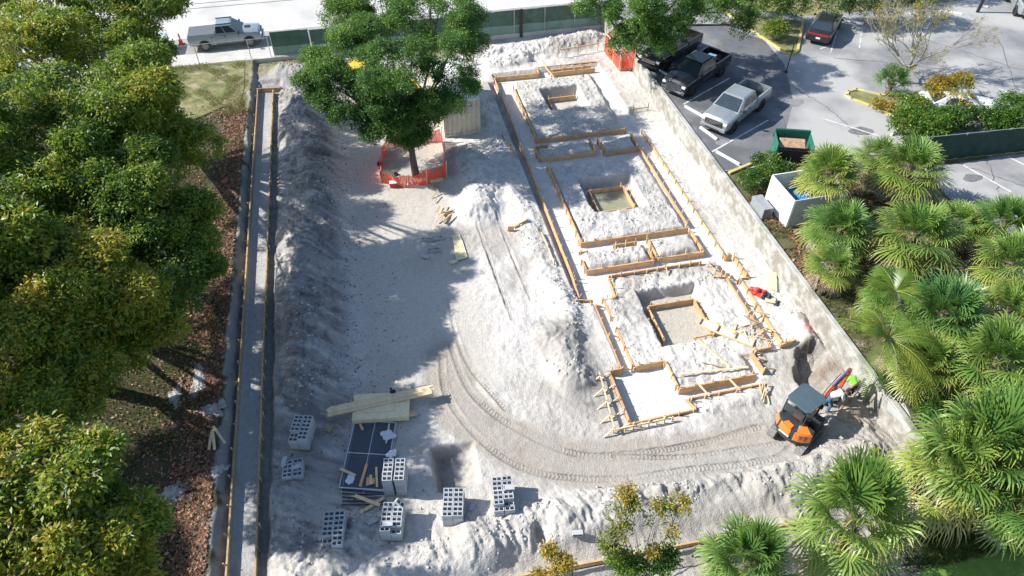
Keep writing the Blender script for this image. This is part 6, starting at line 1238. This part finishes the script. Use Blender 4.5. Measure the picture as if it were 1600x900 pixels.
# red-brown spent flower stalks
for i,(px,py) in enumerate(((1388,522),(1497,550))):
    bag(['russet flower sheath hanging in the feather palm','red-orange blossom mass in the drying fan palm'][i],px,py,.2,mat('russet_sheath',(0.45,0.10,0.04),.7,.2,9),2.9,31+i,'flower_cluster','blossom',1.4)
# ------------------------------------------------------------ lot litter, loose clods, fallen leaves (uncountable)
def scatter(name,pts,size,m,lab,cat,flatk=1.0,seed=0,lvs=None):
    r=np.random.RandomState(seed); n=len(pts); P=np.array(pts); s=size*(.5+r.rand(n)**2*1.6)
    if flatk<.2:
        a=r.rand(n)*6.28; t=r.normal(0,.35,(n,2)); dx=np.stack([np.cos(a),np.sin(a),t[:,0]],1)*s[:,None]; dy=np.stack([-np.sin(a),np.cos(a),t[:,1]],1)*(s*.5)[:,None]
        V=np.stack([P-dx,P-dy,P+dx,P+dy],1).reshape(-1,3); V[:,2]+=.02; F=np.arange(4*n).reshape(-1,4); lv=np.repeat(r.rand(n),4)
        o=rawmesh(name,V,F,m,lv)
    else:
        c=np.array([(-1,-1,-.6),(1,-1,-.6),(1,1,-.6),(-1,1,-.6),(-.7,-.7,.7),(.7,-.7,.6),(.7,.7,.8),(-.7,.7,.6)]); f=np.array([(0,1,5,4),(1,2,6,5),(2,3,7,6),(3,0,4,7),(4,5,6,7)])
        a=r.rand(n)*6.28; V=c[None]*(s[:,None,None]*.5)*(1+.45*r.normal(size=(n,8,3))*.5); ca,sa=np.cos(a)[:,None],np.sin(a)[:,None]; x=V[...,0]*ca-V[...,1]*sa; y=V[...,0]*sa+V[...,1]*ca; V=np.stack([x,y,V[...,2]*flatk],-1)+P[:,None]
        F=(f[None]+np.arange(n)[:,None,None]*8).reshape(-1,4); o=rawmesh(name,V.reshape(-1,3),F,m)
    return tag(o,lab,cat,kind='stuff')
r=np.random.RandomState(4); xx=r.uniform(-6.5,19.5,26000); yy=r.uniform(9.5,54,26000); ii=np.clip(((xx-xs[0])/.055).astype(int),0,nx-1); jj=np.clip(((yy-ys[0])/.06).astype(int),0,ny-1)
k=(ROUGH[jj,ii]>.45)&(FL[jj,ii]<.1)&(fbm(xx,yy,1.5,500,3)>.0); xx,yy,ii,jj=xx[k],yy[k],ii[k],jj[k]
CLOD=mat('sand_clods',(0.50,0.48,0.45),.95,.2,2,.01,30)
scatter('sand_clods',np.stack([xx,yy,Z[jj,ii]+.008],1),.06,CLOD,'loose clods of limestone sand strewn over the heaps','clods',.8,1)
LITT=leafmat('brown_fallen_leaves',[(0,(0.06,0.028,0.018)),(.45,(0.19,0.078,0.042)),(.8,(0.30,0.14,0.08)),(1,(0.42,0.30,0.18))],rough=.7,trans=.1)
n=24000; yy=r.uniform(11,47,n); xx=-8.62-np.abs(r.normal(0,1.0,n))*np.where(yy>25,1.25,.9); k=fbm(xx,yy,1.6,510,3)+.35*(xx>-10)>r.uniform(-.5,.5,n); xx,yy=xx[k],yy[k]
zz=.36+.0*xx+0.10*fbm(xx,yy,5,300,4)*ss(-8.7,-11,xx); zz=np.maximum(zz,.36); 
scatter('fallen_leaves',np.stack([xx,yy,zz],1),.055,LITT,'brown fallen leaves carpeting the lawn edge beside the trench','fallen leaves',.1,2)
n=14000; xx=r.uniform(-19,-9,n); yy=r.uniform(11,48,n); scatter('fallen_leaves',np.stack([xx,yy,.38+0.10*fbm(xx,yy,5,300,4)*ss(-8.7,-11,xx)],1),.045,LITT,'scattered brown leaves on the shaded lawn under the trees','fallen leaves',.1,3)
n=2400; xx=np.concatenate([r.normal(-2.6,.5,n//2),r.uniform(-6.3,0,n//2)]); yy=r.uniform(14,46,n//2*2); ii=np.clip(((xx-xs[0])/.055).astype(int),0,nx-1); jj=np.clip(((yy-ys[0])/.06).astype(int),0,ny-1)
scatter('fallen_leaves',np.stack([xx,yy,Z[jj,ii]+.01],1),.035,LITT,'small brown leaves blown along the foot of the western mound','fallen leaves',.1,4)
SPILL=mat('spilled_sand',(0.42,0.41,0.395),.95,.2,3,.02,20)
rs_=np.random.RandomState(8); pts=[]
for (px,py,rx,ry,m_) in ((310,595,.28,.9,700),(275,618,.22,.6,350),(332,640,.5,.4,800),(268,772,.7,.4,900),(340,735,.3,.3,150),(300,220,.2,.6,200)):
    c=G(px,py,.36); t_=rs_.rand(m_)*6.28; q_=rs_.rand(m_)**.6*(1+.45*np.sin(3*t_+px)+.25*np.sin(7*t_)); pts+= [(c.x+rx*a*math.cos(b),c.y+ry*a*math.sin(b),.345+.05*(1.3-min(a,1.3))) for a,b in zip(q_,t_)]
pts=np.array(pts); pts[:,2]+=.1*fbm(pts[:,0],pts[:,1],5,300,4)*ss(-8.7,-11,pts[:,0])
scatter('spilled_sand',pts,.07,SPILL,'crumbled white sand spilled in patches on the shaded lawn','spilled sand',.5,21)
# grass tufts
LGR=leafmat('grass_blades',[(0,(0.035,0.06,0.012)),(.5,(0.10,0.13,0.03)),(1,(0.26,0.24,0.09))],rough=.6,trans=.3)
def tufts(P,hgt,lab,seed,hue=.5,cat='grass'):
    r=np.random.RandomState(seed); n=len(P); a=r.rand(n)*6.28; w_=.02; d=np.stack([np.cos(a),np.sin(a),0*a],1)*w_; lean=r.normal(0,.45,(n,3))*hgt; lean[:,2]=hgt*(.6+.8*r.rand(n)); P=np.array(P)
    V=np.stack([P-d,P+d,P+lean+d*.1,P+lean-d*.1],1).reshape(-1,3); lv=np.repeat(np.clip(hue+.25*r.normal(size=n),0,1),4); o=rawmesh('grass',V,np.arange(4*n).reshape(-1,4),LGR,lv); tag(o,lab,cat,kind='stuff')
n=16000; xx=r.uniform(-15,-8.8,n); yy=r.uniform(46,54.3,n); k=fbm(xx,yy,1.3,520,3)>.05; tufts(np.stack([xx[k],yy[k],0*xx[k]+.46],1),.08,'dry patchy grass between the street fence and the trench',5,.85)
n=70000; xx=r.uniform(-19,-8.8,n); yy=r.uniform(11,46,n); k=fbm(xx,yy,1.6,521,3)>.0; xx,yy=xx[k],yy[k]; tufts(np.stack([xx,yy,.34+0.10*fbm(xx,yy,5,300,4)*ss(-8.7,-11,xx)],1),.10,'short shaded lawn grass under the left trees',6,.3)
n=30000; xx=r.uniform(16,26,n); yy=r.uniform(7.3,11.2,n); q=[G(1480,900,ZL),G(1600,860,ZL)]; tufts(np.stack([xx,yy,0*xx+ZL],1),.14,'lush green grass at the foot of the lower right palms',7,.35)
n=16000; xx=r.uniform(20.0,26,n); yy=r.uniform(14,30.5,n); k=fbm(xx,yy,1.4,522,3)>.05; tufts(np.stack([xx[k],yy[k],0*xx[k]+ZL],1),.16,'weedy grass under the palm grove behind the wall',8,.5)
n=9000; xx=r.uniform(20,30,n); yy=r.uniform(14,30,n); k=fbm(xx,yy,1.8,530,3)>.05; scatter('palm_litter',np.stack([xx[k],yy[k],0*xx[k]+ZL+.02],1),.09,LITT,'brown palm litter on the ground of the grove','leaf litter',.1,9)
bpy.context.view_layer.update()
